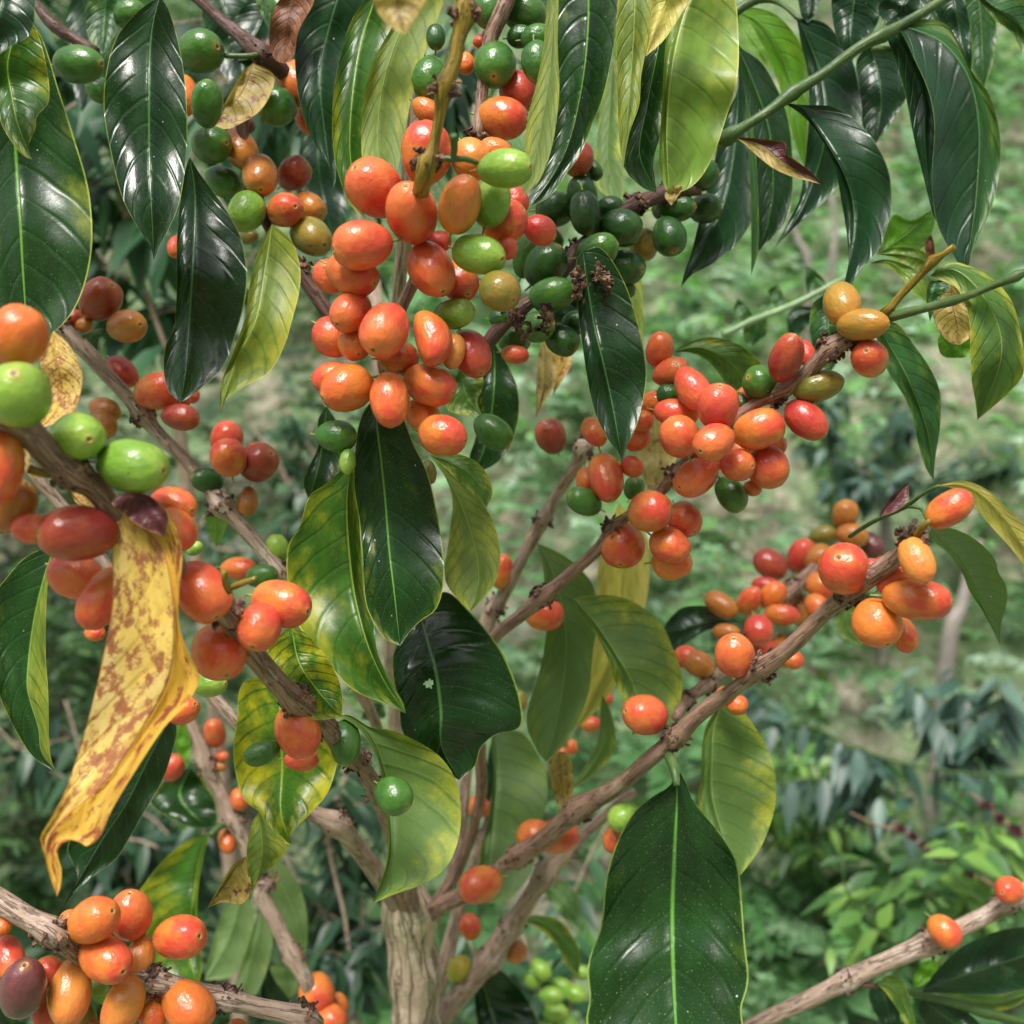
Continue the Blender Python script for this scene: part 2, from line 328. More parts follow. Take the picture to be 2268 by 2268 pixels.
def tube_arrays(C, Rr, seg=12, lump=.08, seed=0, ovals=0.0):
    C = np.asarray(C); n = len(C); Tn = np.gradient(C, axis=0); Tn /= np.linalg.norm(Tn, axis=1)[:, None] + 1e-12
    up = np.array((.3, .9, .2)); V = []; uv = []
    L = np.r_[0, np.cumsum(np.linalg.norm(np.diff(C, axis=0), axis=1))]; Rm = float(np.mean(Rr))
    for i in range(n):
        t = Tn[i]; a = up - t * (up @ t); a /= np.linalg.norm(a); b = np.cross(t, a); up = a
        for j in range(seg + 1):
            th = 2 * math.pi * j / seg; jj = j % seg
            d = math.cos(2 * math.pi * jj / seg) * a + math.sin(2 * math.pi * jj / seg) * b
            q = mnoise.noise(Vector(C[i] * 55 + d * .9) + Vector((seed, 0, 0))) + .5 * mnoise.noise(Vector(C[i] * 160 + d * 2.0) + Vector((seed, 3, 0)))
            V.append(C[i] + d * Rr[i] * (1 + lump * q * 1.6)); uv.append((th * Rm, L[i]))
    F = [(i * (seg + 1) + j, i * (seg + 1) + j + 1, (i + 1) * (seg + 1) + j + 1, (i + 1) * (seg + 1) + j) for i in range(n - 1) for j in range(seg)]
    for e in (0, n - 1):                            # caps
        k = len(V); V.append(C[e]); uv.append((0, L[e]))
        for j in range(0, seg, 1):
            a0, a1 = e * (seg + 1) + j, e * (seg + 1) + j + 1
            F.append((k, a0, a1, a1) if e else (k, a1, a0, a0))
    return np.array(V), np.array(F), np.array(uv)

def quads_to_mesh(name, V, F, mats, uv=None, **kw):
    # faces written (a,b,c,c) are triangles
    me = bpy.data.meshes.new(name)
    fl = [tuple(f[:3]) if f[2] == f[3] else tuple(f) for f in F.tolist()]
    me.from_pydata([tuple(v) for v in V], [], fl)
    if uv is not None:
        l = me.uv_layers.new(name='UVMap'); li = np.zeros(len(me.loops), np.int32); me.loops.foreach_get('vertex_index', li)
        l.data.foreach_set('uv', np.asarray(uv, np.float32)[li].ravel())
    for m in (mats if isinstance(mats, (list, tuple)) else [mats]): me.materials.append(m)
    me.polygons.foreach_set('use_smooth', np.ones(len(me.polygons), bool)); me.update()
    return me

def parse(spec):                                   # 'A x,y,d,r x,y,d,r B x,y,d,r*' -> arrays; a star marks a node
    T = None; P = []; nodes = []
    for tok in spec.split():
        if len(tok) == 1 and tok.isalpha(): T = tok; continue
        if tok.endswith('*'): nodes.append(len(P)); tok = tok[:-1]
        x, y, d, r = (float(q) for q in tok.split(','))
        p = g2(T, x, y); P.append((p[0], p[1], d, r / TS))
    return np.array(P), nodes

def stem(spec, mat, owner=None, name='branch', swell=.28, seg=12, lump=.08, step=.0035, crud=1.0, seed=None):
    P, nodes = parse(spec)
    W = unp(P[:, :2], P[:, 2]); Rm = P[:, 3] / FPX * P[:, 2]
    rough_len = np.sum(np.linalg.norm(np.diff(W, axis=0), axis=1)); n = max(8, int(rough_len / step))
    S = spline(np.c_[P[:, :3], Rm], n)
    C = unp(S[:, :2], S[:, 2]); R = S[:, 3].copy(); sw = np.zeros(n)
    for k in nodes:
        dd = np.linalg.norm(C - W[k], axis=1); sw += np.exp(-(dd / (Rm[k] * 1.1))**2) * swell
    seed = seed if seed is not None else int(abs(P[0, 0] * 7 + P[0, 1])) % 97
    # a stem grows a little crooked between its nodes
    for i in range(n):
        C[i] += np.array(mnoise.noise_vector(Vector(C[i] * 30) + Vector((seed, 0, 0)))) * R[i] * .12
    V, F, uv = tube_arrays(C, R * (1 + sw), seg, lump, seed)
    org = C[0].copy()
    me = quads_to_mesh(name, V - org, F, BK[mat], uv)
    o = place(name, me, owner, org)
    ow = Owner(o, org); ow.C = C; ow.R = R; ow.px = S[:, :2]; ow.dep = S[:, 2]; ow.node_w = [(W[k], Rm[k]) for k in nodes]
    if crud:
        for k in nodes:
            i = int(np.argmin(np.linalg.norm(C - W[k], axis=1)))
            crud_at(W[k], Rm[k], C[min(i + 1, n - 1)] - C[max(i - 1, 0)], ow, crud, seed + k)
    return ow

def crud_at(p, r, axis, owner, amount=1.0, seed=0):
    """dried flower stalks and scales bunched on both sides of a node"""
    rnd = random.Random(seed * 31 + 5); ax = Vector(axis).normalized(); V = []; F = []
    side = ax.cross(Vector(VIEW)).normalized(); fw = ax.cross(side).normalized()
    n = int(44 * amount)
    for q in range(n):
        sgn = 1 if q % 2 else -1
        a = rnd.gauss(0, .75); d = (side * sgn * math.cos(a) + fw * math.sin(a)).normalized()
        st = Vector(p) + d * r * .8 + ax * rnd.gauss(0, r * .45)
        dr = (d + ax * rnd.gauss(0, .55) + Vector((rnd.gauss(0, .3), rnd.gauss(0, .3), rnd.gauss(0, .3)))).normalized()
        L = rnd.uniform(.0010, .0040) * (.7 + .5 * rnd.random()); th = rnd.uniform(.0004, .0012)
        u = dr.orthogonal().normalized(); v = dr.cross(u); bend = u * rnd.gauss(0, L * .35)
        k0 = len(V)
        for s, (t, wd) in enumerate(((0, 1.), (.5, .8), (.9, 1.25), (1., .3))):
            c = st + dr * L * t + bend * t * t
            for j in range(4):
                an = j * math.pi / 2 + .5 * s; V.append(c + (u * math.cos(an) + v * math.sin(an)) * th * wd)
        for s in range(3):
            for j in range(4): F.append((k0 + s * 4 + j, k0 + s * 4 + (j + 1) % 4, k0 + s * 4 + 4 + (j + 1) % 4, k0 + s * 4 + 4 + j))
        F.append((k0 + 12, k0 + 13, k0 + 14, k0 + 15))
    me = bpy.data.meshes.new('flower_stubs'); me.from_pydata([v - Vector(p) for v in V], [], F); me.materials.append(CRUD); me.update()
    return place('flower_stubs', me, owner, p)

# ---- cherries: unit fruit along +z with its disc at +z and a short stalk at -z
def cherry_mesh(k):
    rnd = random.Random(k); nr, ns = 26, 28; V = []; F = []; mi = []
    off = Vector((k * 3.7, 1.3, 2.1)); egg = rnd.uniform(-.06, .10); groove = rnd.uniform(0, .022); ga = rnd.uniform(0, 6)
    prof = [(0.0, .955), (.045, .958), (.085, .972), (.115, .992), (.15, .993), (.185, .980), (.25, .958)]
    for i in range(7, nr - 1):
        a = math.acos(.955) + (math.pi - math.acos(.955)) * (i - 6) / (nr - 7) * 1.0
        a = min(a + .0, math.pi); prof.append((math.sin(a) ** .93 if math.sin(a) > 0 else 0, math.cos(a)))
    prof = [p for j, p in enumerate(prof) if j < 7 or p[0] > .08 or p[1] > 0]
    prof += [(.085, -.985), (.06, -1.03)]
    st0 = len(prof)
    prof += [(.055, -1.12), (.05, -1.22), (.06, -1.34)]
    for q, (r, z) in enumerate(prof):
        for j in range(ns):
            th = 2 * math.pi * j / ns
            rr = r * (1 + egg * z) if q > 5 else r
            if 5 < q < st0 - 1: rr *= 1 - groove * math.cos(th - ga) ** 8
            x, y = rr * math.cos(th), rr * math.sin(th); d = 1.0
            if q < st0 - 1 and q > 6: d = 1 + .05 * mnoise.noise(Vector((x, y, z)) * 1.1 + off)
            bend = .10 * max(0, -z - 1) ** 1.3 * 3
            V.append((x * d + bend, y * d, z * d if q < st0 - 1 else z))
    for q in range(len(prof) - 1):
        for j in range(ns):
            F.append((q * ns + j, (q + 1) * ns + j, (q + 1) * ns + (j + 1) % ns, q * ns + (j + 1) % ns)); mi.append(1 if q >= st0 - 2 else 0)
    F.append(tuple((len(prof) - 1) * ns + j for j in range(ns))); mi.append(1)
    me = bpy.data.meshes.new('cherry'); me.from_pydata(V, [], F); me.materials.append(CHERRY); me.materials.append(STALK)
    me.polygons.foreach_set('material_index', mi); me.polygons.foreach_set('use_smooth', [True] * len(F)); me.update()
    import bmesh
    bm = bmesh.new(); bm.from_mesh(me); bmesh.ops.remove_doubles(bm, verts=bm.verts, dist=1e-5); bmesh.ops.recalc_face_normals(bm, faces=bm.faces); bm.to_mesh(me); bm.free()
    return me
CM = [cherry_mesh(k) for k in range(7)]
def bean_mesh():                                    # the one misshapen fruit, waisted on a side
    me = CM[2].copy(); me.name = 'cherry'
    for v in me.vertices:
        x, y, z = v.co
        if z > -1: v.co.x += .26 * (1 - (z * 1.15) ** 2) - .10; v.co.y *= 1.02
    return me
BEAN = bean_mesh()

SKIN = {  # body colour, blush colour (true colours of the skin)
 'r': ((.62, .070, .040), (.68, .165, .045)), 'R': ((.48, .042, .035), (.58, .090, .042)), 'o': ((.66, .195, .034), (.66, .130, .034)),
 'q': ((.66, .200, .036), (.60, .070, .038)), 'O': ((.62, .245, .045), (.64, .170, .045)), 'd': ((.27, .032, .025), (.38, .070, .030)),
 'b': ((.36, .115, .025), (.47, .180, .030)), 'y': ((.16, .165, .026), (.27, .170, .028)), 'g': ((.034, .115, .018), (.066, .170, .024)),
 'l': ((.150, .310, .035), (.27, .420, .060)), 'G': ((.018, .065, .014), (.032, .100, .018)), 'k': ((.012, .048, .014), (.018, .064, .018)), 'p': ((.080, .030, .036), (.15, .045, .046)),
 'm': ((.32, .205, .030), (.44, .195, .030)), 'L': ((.33, .38, .04), (.45, .36, .04)),
}
def cherries(text, owner, depth=None, back=1.0, gapk=.93):
    items = []
    T = None
    for ln in text.strip().splitlines():
        for rec in ln.split(';'):
            tk = rec.replace(',', ' ').split()
            if not tk: continue
            if len(tk) == 1 and tk[0].isalpha(): T = tk[0]; continue
            if tk[0].isalpha() and len(tk[0]) == 1: T = tk.pop(0)
            x, y, a, b, th, ti = (float(v) for v in tk[:6]); col = tk[6]; dd = None; bean = False
            for e in tk[7:]:
                if e[0] == '@': dd = float(e[1:])
                if e == 'bean': bean = True
            p = g2(T, x, y); items.append([p, a / TS, b / TS, th, ti, col, dd, bean])
    n = len(items); dep = []
    for it in items:
        if it[6] is not None: dep.append(it[6]); continue
        if depth is not None: dep.append(depth); continue
        k = int(np.argmin(np.linalg.norm(owner.px - it[0], axis=1))); dep.append(float(owner.dep[k]))
    o = [0.0] * n; grp = list(range(n))
    def rad(i, s=1.0): return (items[i][1] * .45 + items[i][2] * .55) / FPX * dep[i]
    def reach(i, vec):                               # half extent of the outline in a picture direction
        th = math.radians(items[i][3]); ca = abs(vec[0] * math.cos(th) + vec[1] * math.sin(th)); sa = math.sqrt(max(0, 1 - ca * ca))
        a, b = items[i][1], items[i][2]
        return math.sqrt((a * ca)**2 + (b * sa)**2)
    for j in range(n):
        best = None
        for i in range(j):
            v = items[j][0] - items[i][0]; s = float(np.linalg.norm(v))
            if s < 1e-6: s = 1e-6; v = np.array((1., 0.))
            R = (reach(i, v / s) + reach(j, v / s))
            if s < R * .97:
                q = s / R; rr = (items[i][2] + items[j][2]) / FPX * (dep[i] + dep[j]) / 2 * gapk
                gap = rr * math.sqrt(max(0, 1 - q * q))
                z = o[i] - (dep[i] - dep[j]) * 0 + gap
                best = z if best is None else max(best, z)
                a0, b0 = grp[i], grp[j]; grp = [a0 if q_ == b0 else q_ for q_ in grp]
        o[j] = best if best is not None else 0.0
    for gid in set(grp):
        mem = [i for i in range(n) if grp[i] == gid]; lo, hi = min(o[i] for i in mem), max(o[i] for i in mem)
        sh = (lo + hi) * .5 * back
        for i in mem: o[i] -= sh
    for i, (p, a, b, th, ti, col, dd, bean) in enumerate(items):
        d = dep[i] - o[i]; ti = ti if ti > 15 or bean else ti + random.Random(i * 7 + int(p[1])).uniform(4, 30); t = math.radians(ti); th = math.radians(th)
        bm_ = b / FPX * d; am = a / FPX * d
        L = math.sqrt(max(am * am - (bm_ * math.sin(t))**2, 0)) / max(math.cos(t), .25)
        L = min(max(L, bm_ * 1.06), bm_ * 1.62)
        ax = CR @ np.array((math.cos(t) * math.cos(th), -math.cos(t) * math.sin(th), math.sin(t)))
        q = Vector(ax).to_track_quat('Z', 'Y')
        rn = random.Random(i * 13 + int(p[0]))
        me = BEAN if bean else CM[rn.randrange(len(CM))]
        W = unp(p, d); ob = place('cherry', me, owner, W)
        ob.rotation_mode = 'QUATERNION'
        from mathutils import Quaternion
        ob.rotation_quaternion = q @ Quaternion((0, 0, 1), 0.0 if bean else rn.uniform(0, 6.28))
        ob.scale = (bm_, bm_, L)
        s1, s2 = SKIN[col]; j = 1 + rn.uniform(-.10, .10)
        ob['skin'] = [c * j for c in s1]; ob['blush'] = [c * j for c in s2]
        if bean: ob['label'] = 'misshapen orange cherry with a dark brown scar'
        elif col == 'p': ob['label'] = 'wrinkled dark purple cherry'

def leaf(line, owner):
    """style | depth0 depth1 foldL foldR [flags] | base..tip of the midrib | left margin | right margin   (picture tracks, each with its own depth)"""
    st, dp, mids, Ls, Rs = [q.strip() for q in line.split('|')]
    tile, st = st.split(); dv = dp.split(); d0, d1, kl, kr = (float(q) for q in dv[:4]); flags = dv[4:]
    def pts(s):
        T = tile; out = []
        for tok in s.split():
            if tok.isalpha(): T = tok; continue
            x, y = tok.split(','); out.append(g2(T, float(x), float(y)))
        return np.array(out)
    M = pts(mids); Lp = np.vstack([M[:1], pts(Ls), M[-1:]]); Rp = np.vstack([M[:1], pts(Rs), M[-1:]])
    NU, NV = (110, 22) if any(f.startswith('h:') for f in flags) else (56, 9)
    m, l, r = spline(M, NU), spline(Lp, NU), spline(Rp, NU)
    t = np.linspace(0, 1, NU)
    wl = np.linalg.norm(l - m, axis=1); wr = np.linalg.norm(r - m, axis=1); wmax = max(wl.max(), wr.max())
    prof = np.sin(np.pi * np.clip(t, 0, 1)) ** .75
    seed = float(abs(M[0, 0] * 3.1 + M[-1, 1]) % 91)
    sag = 0.0
    if 'under' not in flags: d1 = d0 + (d1 - d0) * .35
    for f in flags:
        if f.startswith('bow'): sag = float(f[3:])
    dm = d0 + (d1 - d0) * t + sag * np.sin(np.pi * t)
    wm = wmax / FPX * dm * prof
    dm = dm + np.array([mnoise.noise(Vector((tt * 3.2, seed * 1.7, 5))) for tt in t]) * .42 * wm
    V = []; UV = []
    for side, E, k in ((0, l, kl), (1, r, kr)):
        vs = np.linspace(1, 0, NV)[:-1] if side == 0 else np.linspace(0, 1, NV)
        for s in vs:
            p = m + (E - m) * s
            arch = s * (1 - s) * .52 * wm                    # each half bellies a little
            dz = -k * wm * s + arch
            ph = (t - .10 * s - .09 * s * s) * 10.0 + (.22 if side else 0)
            quilt = np.cos(2 * np.pi * ph) * .010 * wm * math.sin(math.pi * min(1, s * 1.05)) * prof
            wav = np.array([mnoise.noise(Vector((tt * 5.5, side * 7 + seed, 0))) for tt in t]) * .26 * wm * s * s
            dd = dm + dz + quilt + wav
            V.append(unp(p, dd)); UV.append(np.c_[t, np.full(NU, .5 - .5 * s if side == 0 else .5 + .5 * s)])
    V = np.array(V); nv = V.shape[0]; UV = np.array(UV)       # nv x NU x 3
    idx = np.arange(nv * NU).reshape(nv, NU)
    F = np.stack([idx[:-1, :-1], idx[:-1, 1:], idx[1:, 1:], idx[1:, :-1]], -1).reshape(-1, 4)
    Vf = V.reshape(-1, 3)
    n = np.cross(Vf[F[:, 2]] - Vf[F[:, 0]], Vf[F[:, 3]] - Vf[F[:, 1]]); toward = (n @ VIEW).sum() < 0
    if toward == ('under' in flags): F = F[:, ::-1]
    two = [f for f in flags if f.startswith('two')]
    mi = None; mats = [LM[st]]
    if two:
        mi = (UV.reshape(-1, 2)[F][:, :, 1].mean(1) > .5).astype(int); mats.append(LM[two[0][3:]])
    for fl in flags:
        if fl.startswith('h:'):                              # a gnawed hole
            hu, hv, hr = (float(q) for q in fl[2:].split(',')); c = UV.reshape(-1, 2)[F].mean(1); an = np.arctan2((c[:, 1] - hv) / 2.2, c[:, 0] - hu)
            keep = ((c[:, 0] - hu) / hr)**2 + ((c[:, 1] - hv) / (hr * 2.6))**2 > 1 + .4 * np.sin(3 * an + 1) + .25 * np.sin(7 * an)
            F = F[keep]; mi = mi[keep] if mi is not None else None
    org = Vf[nv // 2 * NU]
    me = mesh_np('leaf', Vf - org, F, mats, UV.reshape(-1, 2), mi=mi)
    o = place('leaf', me, owner, org)
    # midrib as raised cord on the under and upper side, with the petiole at its foot
    return o
def leaves(text, owner):
    for ln in text.strip().splitlines():
        ln = ln.strip()
        if ln and not ln.startswith('#'): leaf(ln, owner)

def twig(spec, mat, owner, name='twig', **kw):
    kw.setdefault('crud', 0); kw.setdefault('seg', 8); kw.setdefault('lump', .03)
    return stem(spec, mat, owner, name, **kw)
# ------------------------------------------------------------------ the coffee plants in front
def branch_thing(label, specs, group='coffee branches reaching into the picture', name='coffee_branch', cat='branch'):
    """a branch whose tree stands outside the frame: stems, cherries and leaves are its parts"""
    first = parse(specs[0][0])[0][0]; org = unp(first[:2], first[2])
    ob = root(name, label, cat, org, group); ow = Owner(ob, org); px = []; dep = []
    for sp in specs:
        s = stem(sp[0], sp[1], ow, sp[2] if len(sp) > 2 else 'stem', **(sp[3] if len(sp) > 3 else {}))
        px.append(s.px); dep.append(s.dep)
    ow.px = np.vstack(px); ow.dep = np.concatenate(dep)
    return ow

# ---- the tree whose forking trunk stands at the bottom
ground_pt = lambda p: np.array((p[0], p[1], 0.0))
tr0 = parse('H 530,1980,.56,132')[0][0]; base_w = unp(tr0[:2], tr0[2])
tree = root('coffee_tree', 'coffee tree with fissured pale trunk forking at bottom centre, orange cherries on its branches', 'coffee tree', ground_pt(base_w))
TREE = Owner(tree, ground_pt(base_w))
# trunk: from the ground to the fork, and on as a thinner leader behind the fruit
def trunk():
    P, nodes = parse('H 530,1960,.56,133 H 530,1800,.56,132 H 522,1600,.558,128 H 505,1440,.555,122* H 492,1300,.552,128 H 480,1180,.552,92 H 462,900,.55,64 H 440,560,.545,48 H 432,330,.54,46* H 438,180,.53,42 H 400,0,.52,38 E 400,1500,.51,36 E 430,1000,.49,36 E 470,500,.47,38 B 440,1640,.445,36 B 470,1300,.43,40 B 500,900,.42,40 B 520,560,.42,44 B 560,100,.42,40 B 590,-300,.42,38')
    W = unp(P[:, :2], P[:, 2]); R = P[:, 3] / FPX * P[:, 2]
    g0 = ground_pt(W[0]); k = 10
    low = np.array([g0 + (W[0] - g0) * (i / k) for i in range(k)]); lr = np.linspace(R[0] * 1.35, R[0], k + 1)[:-1]
    W = np.vstack([low, W]); R = np.r_[lr, R]
    L = np.sum(np.linalg.norm(np.diff(W, axis=0), axis=1)); S = spline(np.c_[W[:, [0, 2, 1]], R], int(L / .006))   # even in height
    C = S[:, [0, 2, 1]]; Rr = S[:, 3]
    fl = np.exp(-((C[:, 2] - unp(g2('H', 505, 1330), .555)[2]) / .016)**2)
    V, F, uv = tube_arrays(C, Rr * (1 + .12 * fl), 30, .13, 3)
    return place('trunk', quads_to_mesh('trunk', V - TREE.o, F, BK['trunk'], uv), TREE, TREE.o)
TRUNK = trunk()

B1 = stem('H 560,1370,.556,51.6 H 650,1310,.545,49.88 H 800,1235,.53,43 H 960,1110,.51,39.56 H 1080,1040,.50,49.88* H 1200,960,.49,49.88 H 1400,790,.47,55.04* H 1600,670,.45,44.72 H 1780,520,.43,43 H 1925,400,.42,48.16* I 200,270,.41,44.72 I 400,130,.395,43 I 545,20,.38,48.16* F 680,1770,.37,44.72 F 850,1600,.36,43 F 990,1490,.345,53.32* F 1110,1400,.335,51.6 F 1240,1300,.325,49.88 F 1345,1185,.315,43*', 'brown', TREE)
cherries('''
I 395,225 60 55 0 10 q @.425 ; 340,172 55 48 0 10 o @.43
H 1165,930 95 92 0 10 q @.515 ; 1290,925 120 92 -20 10 q @.505
H 1600,950 60 68 90 20 q ; 1645,820 90 74 155 10 l
H 880,1186 120 96 170 10 q @.485
H 1757,277 124 108 195 25 r
F 385,1815 122 108 -102 35 r
F 1180,1345 95 60 -30 0 R ; F 1245,1400 115 70 -40 10 r ; F 1290,1705 92 72 80 35 q ; F 1120,1340 50 45 0 0 R
F 1358,1515 164 112 4 8 q ; F 1358,1306 128 90 80 5 O
F 1145,1645 134 128 75 38 o
F 970,1356 144 136 -135 50 q
F 1530,1032 134 90 -38 8 q
''', B1)
leaves('''
H DG | .415 .345 .10 -.05 bow.01 | 1893,490 1925,620 1930,760 1918,1000 1905,1400 1925,1932 1960,2250 | 1905,640 1800,715 1700,800 1610,960 1550,1160 1525,1400 1470,1550 1450,1660 1462,1800 1445,1930 1500,2080 1700,2200 | 1975,640 2020,745 2110,850 2195,960 2255,1080 2275,1250 2295,1500 2313,1700 2275,1850 2280,1960 2200,2120 2080,2200
I GY | .44 .42 .05 -.35 under | 330,190 275,330 262,500 262,700 320,920 416,1136 | 240,320 212,430 203,600 190,730 225,880 330,1040 | 400,220 470,310 540,420 595,560 605,730 570,880 510,1010
F MG | .335 .40 -.2 -.25 under | 1435,1130 1500,1215 1590,1320 1670,1470 1740,1610 1805,1762 | 1450,1200 1530,1270 1600,1370 1640,1470 1700,1560 1760,1670 | 1560,1140 1680,1200 1775,1300 1795,1370 1835,1440 1842,1520 1810,1650
F YE | .34 .42 -.1 -.3 | 1470,908 1600,905 1720,970 1830,1090 1932,1240 2080,1400 | 1560,885 1650,888 1750,940 1850,1035 1950,1130 2060,1270 | 1560,925 1640,985 1690,1050 1760,1130 1860,1240 1980,1380
F PU | .35 .36 .4 .3 | 1158,1072 1230,1000 1315,888 | 1190,1010 1240,950 1290,910 | 1200,1060 1260,1035 1310,980
''', B1)
twig('F 1000,1180,.40,12 F 1085,1122,.385,13 F 1160,1082,.375,12* F 1300,1018,.36,12* F 1400,945,.35,11 F 1480,908,.345,11', 'green', B1)
twig('F 1300,1018,.36,9 F 1380,1030,.35,10 F 1412,1085,.34,9', 'green', B1)
twig('F 1350,1180,.315,20 F 1400,1120,.31,18 F 1430,1095,.308,14', 'yellow', B1)
twig('I 30,490,.42,28 I 60,560,.41,26 I 75,660,.405,18', 'green', B1)

B3 = stem('I 70,290,.43,26 I 130,200,.46,30* I 240,110,.49,36* I 300,60,.51,32 F 440,1730,.53,34* F 560,1590,.545,30 F 700,1450,.56,34* F 860,1300,.57,28 F 1000,1190,.58,22', 'brown', TREE)
cherries('''
F 1118,1225 75 62 60 10 p ; 975,1062 82 70 -80 20 b ; 860,1170 72 52 -10 10 y ; 1012,1172 84 64 15 20 b
F 575,1330 96 76 40 10 d ; 740,1282 98 72 -70 10 R ; 835,1305 92 80 -50 10 b ; 860,1450 100 82 20 10 q ; 555,1445 80 50 10 0 R ; 725,1565 90 60 90 0 b ; 830,1560 78 66 60 10 q
F 465,1520 84 62 -65 10 q ; 588,1495 86 66 -55 10 o
F 312,1545 98 62 35 5 b ; 640,1598 90 58 5 5 q ; 340,1690 85 46 0 0 b ; 530,1765 78 60 20 10 R ; 640,1790 88 64 90 10 b ; 700,1842 54 50 0 20 q ; 512,1680 84 78 80 30 R
F 125,1822 62 62 0 20 r ; 192,1862 86 70 30 10 b
''', B3)
leaves('''
F DB | .55 .50 -.3 .25 | 410,1640 300,1625 180,1650 80,1680 -5,1690 | 340,1590 260,1560 190,1548 100,1562 30,1625 | 340,1650 220,1690 130,1745 70,1790 10,1750
F GY | .56 .56 .1 .1 under | 1010,1530 980,1610 1000,1690 1062,1765 | 950,1580 932,1640 960,1715 | 1050,1600 1072,1660 1075,1720
''', B3)

B4 = stem('H 600,1330,.56,32.8 H 760,1100,.555,31.16 H 880,700,.52,31.16 H 870,300,.49,32.8 E 900,1830,.465,34.44 E 960,1710,.455,36.08 E 1100,1600,.445,37.72 E 1215,1500,.44,42.64* E 1300,1430,.437,34.44 E 1500,1255,.425,32.8 E 1580,1130,.42,27.88* E 1700,1050,.415,29.52 E 1850,930,.41,32.8 F 60,850,.405,31.16* F 280,640,.40,31.16 F 480,480,.395,32.8 F 610,420,.39,37.72* F 700,370,.385,37.72 F 800,270,.38,41 F 900,170,.375,49.2* F 1000,110,.37,39.36*', 'brown', TREE, crud=.9)
cherries('''
E 1490,620 84 66 60 10 q ; 1440,880 74 50 90 10 q ; 1700,920 66 56 -70 10 g @.43 ; 1690,805 66 56 30 10 r ; 1720,660 74 62 -40 10 r
E 1837,182 94 74 -80 10 r ; 1895,300 96 72 -20 10 r ; 1812,462 84 66 -10 10 q ; 1745,560 60 60 0 0 q
F 430,735 112 92 20 0 q ; 230,760 100 84 0 0 r ; 765,200 78 48 80 0 R ; 30,420 60 60 0 0 G ; 455,430 62 60 0 0 q ; 415,450 50 30 80 0 G ; 70,520 120 80 10 0 r ; 600,690 60 60 0 0 q ; 480,920 50 45 0 0 q
F 162,390 138 88 62 5 r ; 295,480 124 116 -92 35 R ; 90,642 116 108 -120 20 r ; 562,808 122 112 60 10 r ; 512,605 138 110 -15 8 q
F 365,953 104 78 60 12 g ; 180,858 136 98 150 5 r ; 400,797 92 88 10 48 r ; 275,673 120 100 148 35 r
F 523,356 92 92 195 30 g ; 833,375 138 84 -14 5 y ; 660,225 126 88 -80 8 d ; 768,558 130 92 45 20 R
C 960,1630 126 98 92 8 m ; C 1072,1736 126 86 5 8 m ; F 1107,230 110 98 200 62 q
E 1550,862 138 94 82 8 q ; 1435,992 100 74 205 5 g
F 115,1085 100 92 60 15 q ; F 50,1320 108 92 0 10 o ; E 1892,1228 112 98 30 25 q
E 1640,1222 124 120 100 30 q ; 1787,1046 120 112 -5 28 q
E 1215,1588 112 96 10 10 q @.465
''', B4, back=.35)
twig('C 1190,1690,.37,44 C 1225,1640,.368,22 C 1300,1550,.365,20* C 1390,1460,.36,20 C 1440,1395,.357,28* C 1500,1360,.354,15 C 1560,1318,.35,19', 'yellow', B4)
twig('C 1200,1705,.37,26 C 1290,1675,.365,26* C 1400,1650,.36,24 C 1540,1612,.355,25* C 1640,1580,.35,21 C 1760,1530,.345,20 C 1880,1480,.34,27* C 1960,1445,.34,18 C 2060,1400,.34,18', 'green', B4)
leaves('''
F MG | .40 .42 -.10 -.25 | 1130,30 1210,150 1310,330 1400,560 1440,740 1448,878 | 1150,150 1200,290 1290,430 1340,560 1370,700 1405,810 | 1250,40 1340,150 1430,280 1485,420 1482,600 1458,760
F MG | .43 .44 .1 -.2 | 870,-120 880,0 890,120 905,240 895,300 | 800,-60 785,60 810,190 860,270 | 960,-80 975,40 960,170 925,260
F GY | .43 .45 -.1 -.35 bow-.01 | 62,190 190,170 310,215 400,290 440,395 | 120,148 250,113 380,138 480,205 528,262 510,340 | 160,200 240,240 300,310 350,375 400,400
C GY | .36 .375 -.15 -.4 bow-.015 | 1430,1475 1560,1440 1700,1560 1800,1760 1800,1960 1683,2245 | 1490,1500 1580,1550 1635,1690 1645,1860 1650,2020 1672,2150 | 1520,1400 1660,1430 1785,1510 1870,1620 1915,1780 1932,1940 1920,2020 1840,2110 1750,2190
C BG | .43 .45 .2 .1 | 1180,1345 1280,1265 1370,1195 1444,1120 | 1185,1260 1235,1150 1330,1178 | 1270,1335 1385,1330 1450,1210
C LG | .42 .44 .1 -.1 | 1440,1415 1360,1375 1260,1360 1150,1358 | 1400,1350 1300,1322 1210,1330 | 1400,1450 1330,1432 1240,1385
C LG | .41 .40 .1 .2 | 1105,1405 1210,1405 1310,1470 1380,1550 1420,1625 | 1200,1388 1320,1425 1420,1500 1420,1580 | 1190,1420 1270,1480 1340,1570
C TN | .39 .40 .1 -.1 | 1540,1505 1550,1620 1570,1730 1590,1845 | 1445,1540 1440,1640 1470,1760 1530,1830 | 1600,1580 1650,1700 1655,1790
C BG | .40 .41 .1 -.1 | 1640,1760 1600,1800 1570,1860 1560,1915 | 1540,1770 1475,1800 1480,1880 1510,1910 | 1670,1800 1660,1870 1620,1910
C MG | .38 .38 .1 .1 | 1470,1500 1450,1540 1430,1620 1428,1720 | 1425,1510 1410,1580 1415,1650 | 1520,1500 1530,1540 1470,1620
C BR | .40 .40 .1 .1 | 1440,1390 1440,1320 1435,1255 | 1420,1380 1400,1320 1415,1280 | 1455,1360 1450,1300
''', B4)
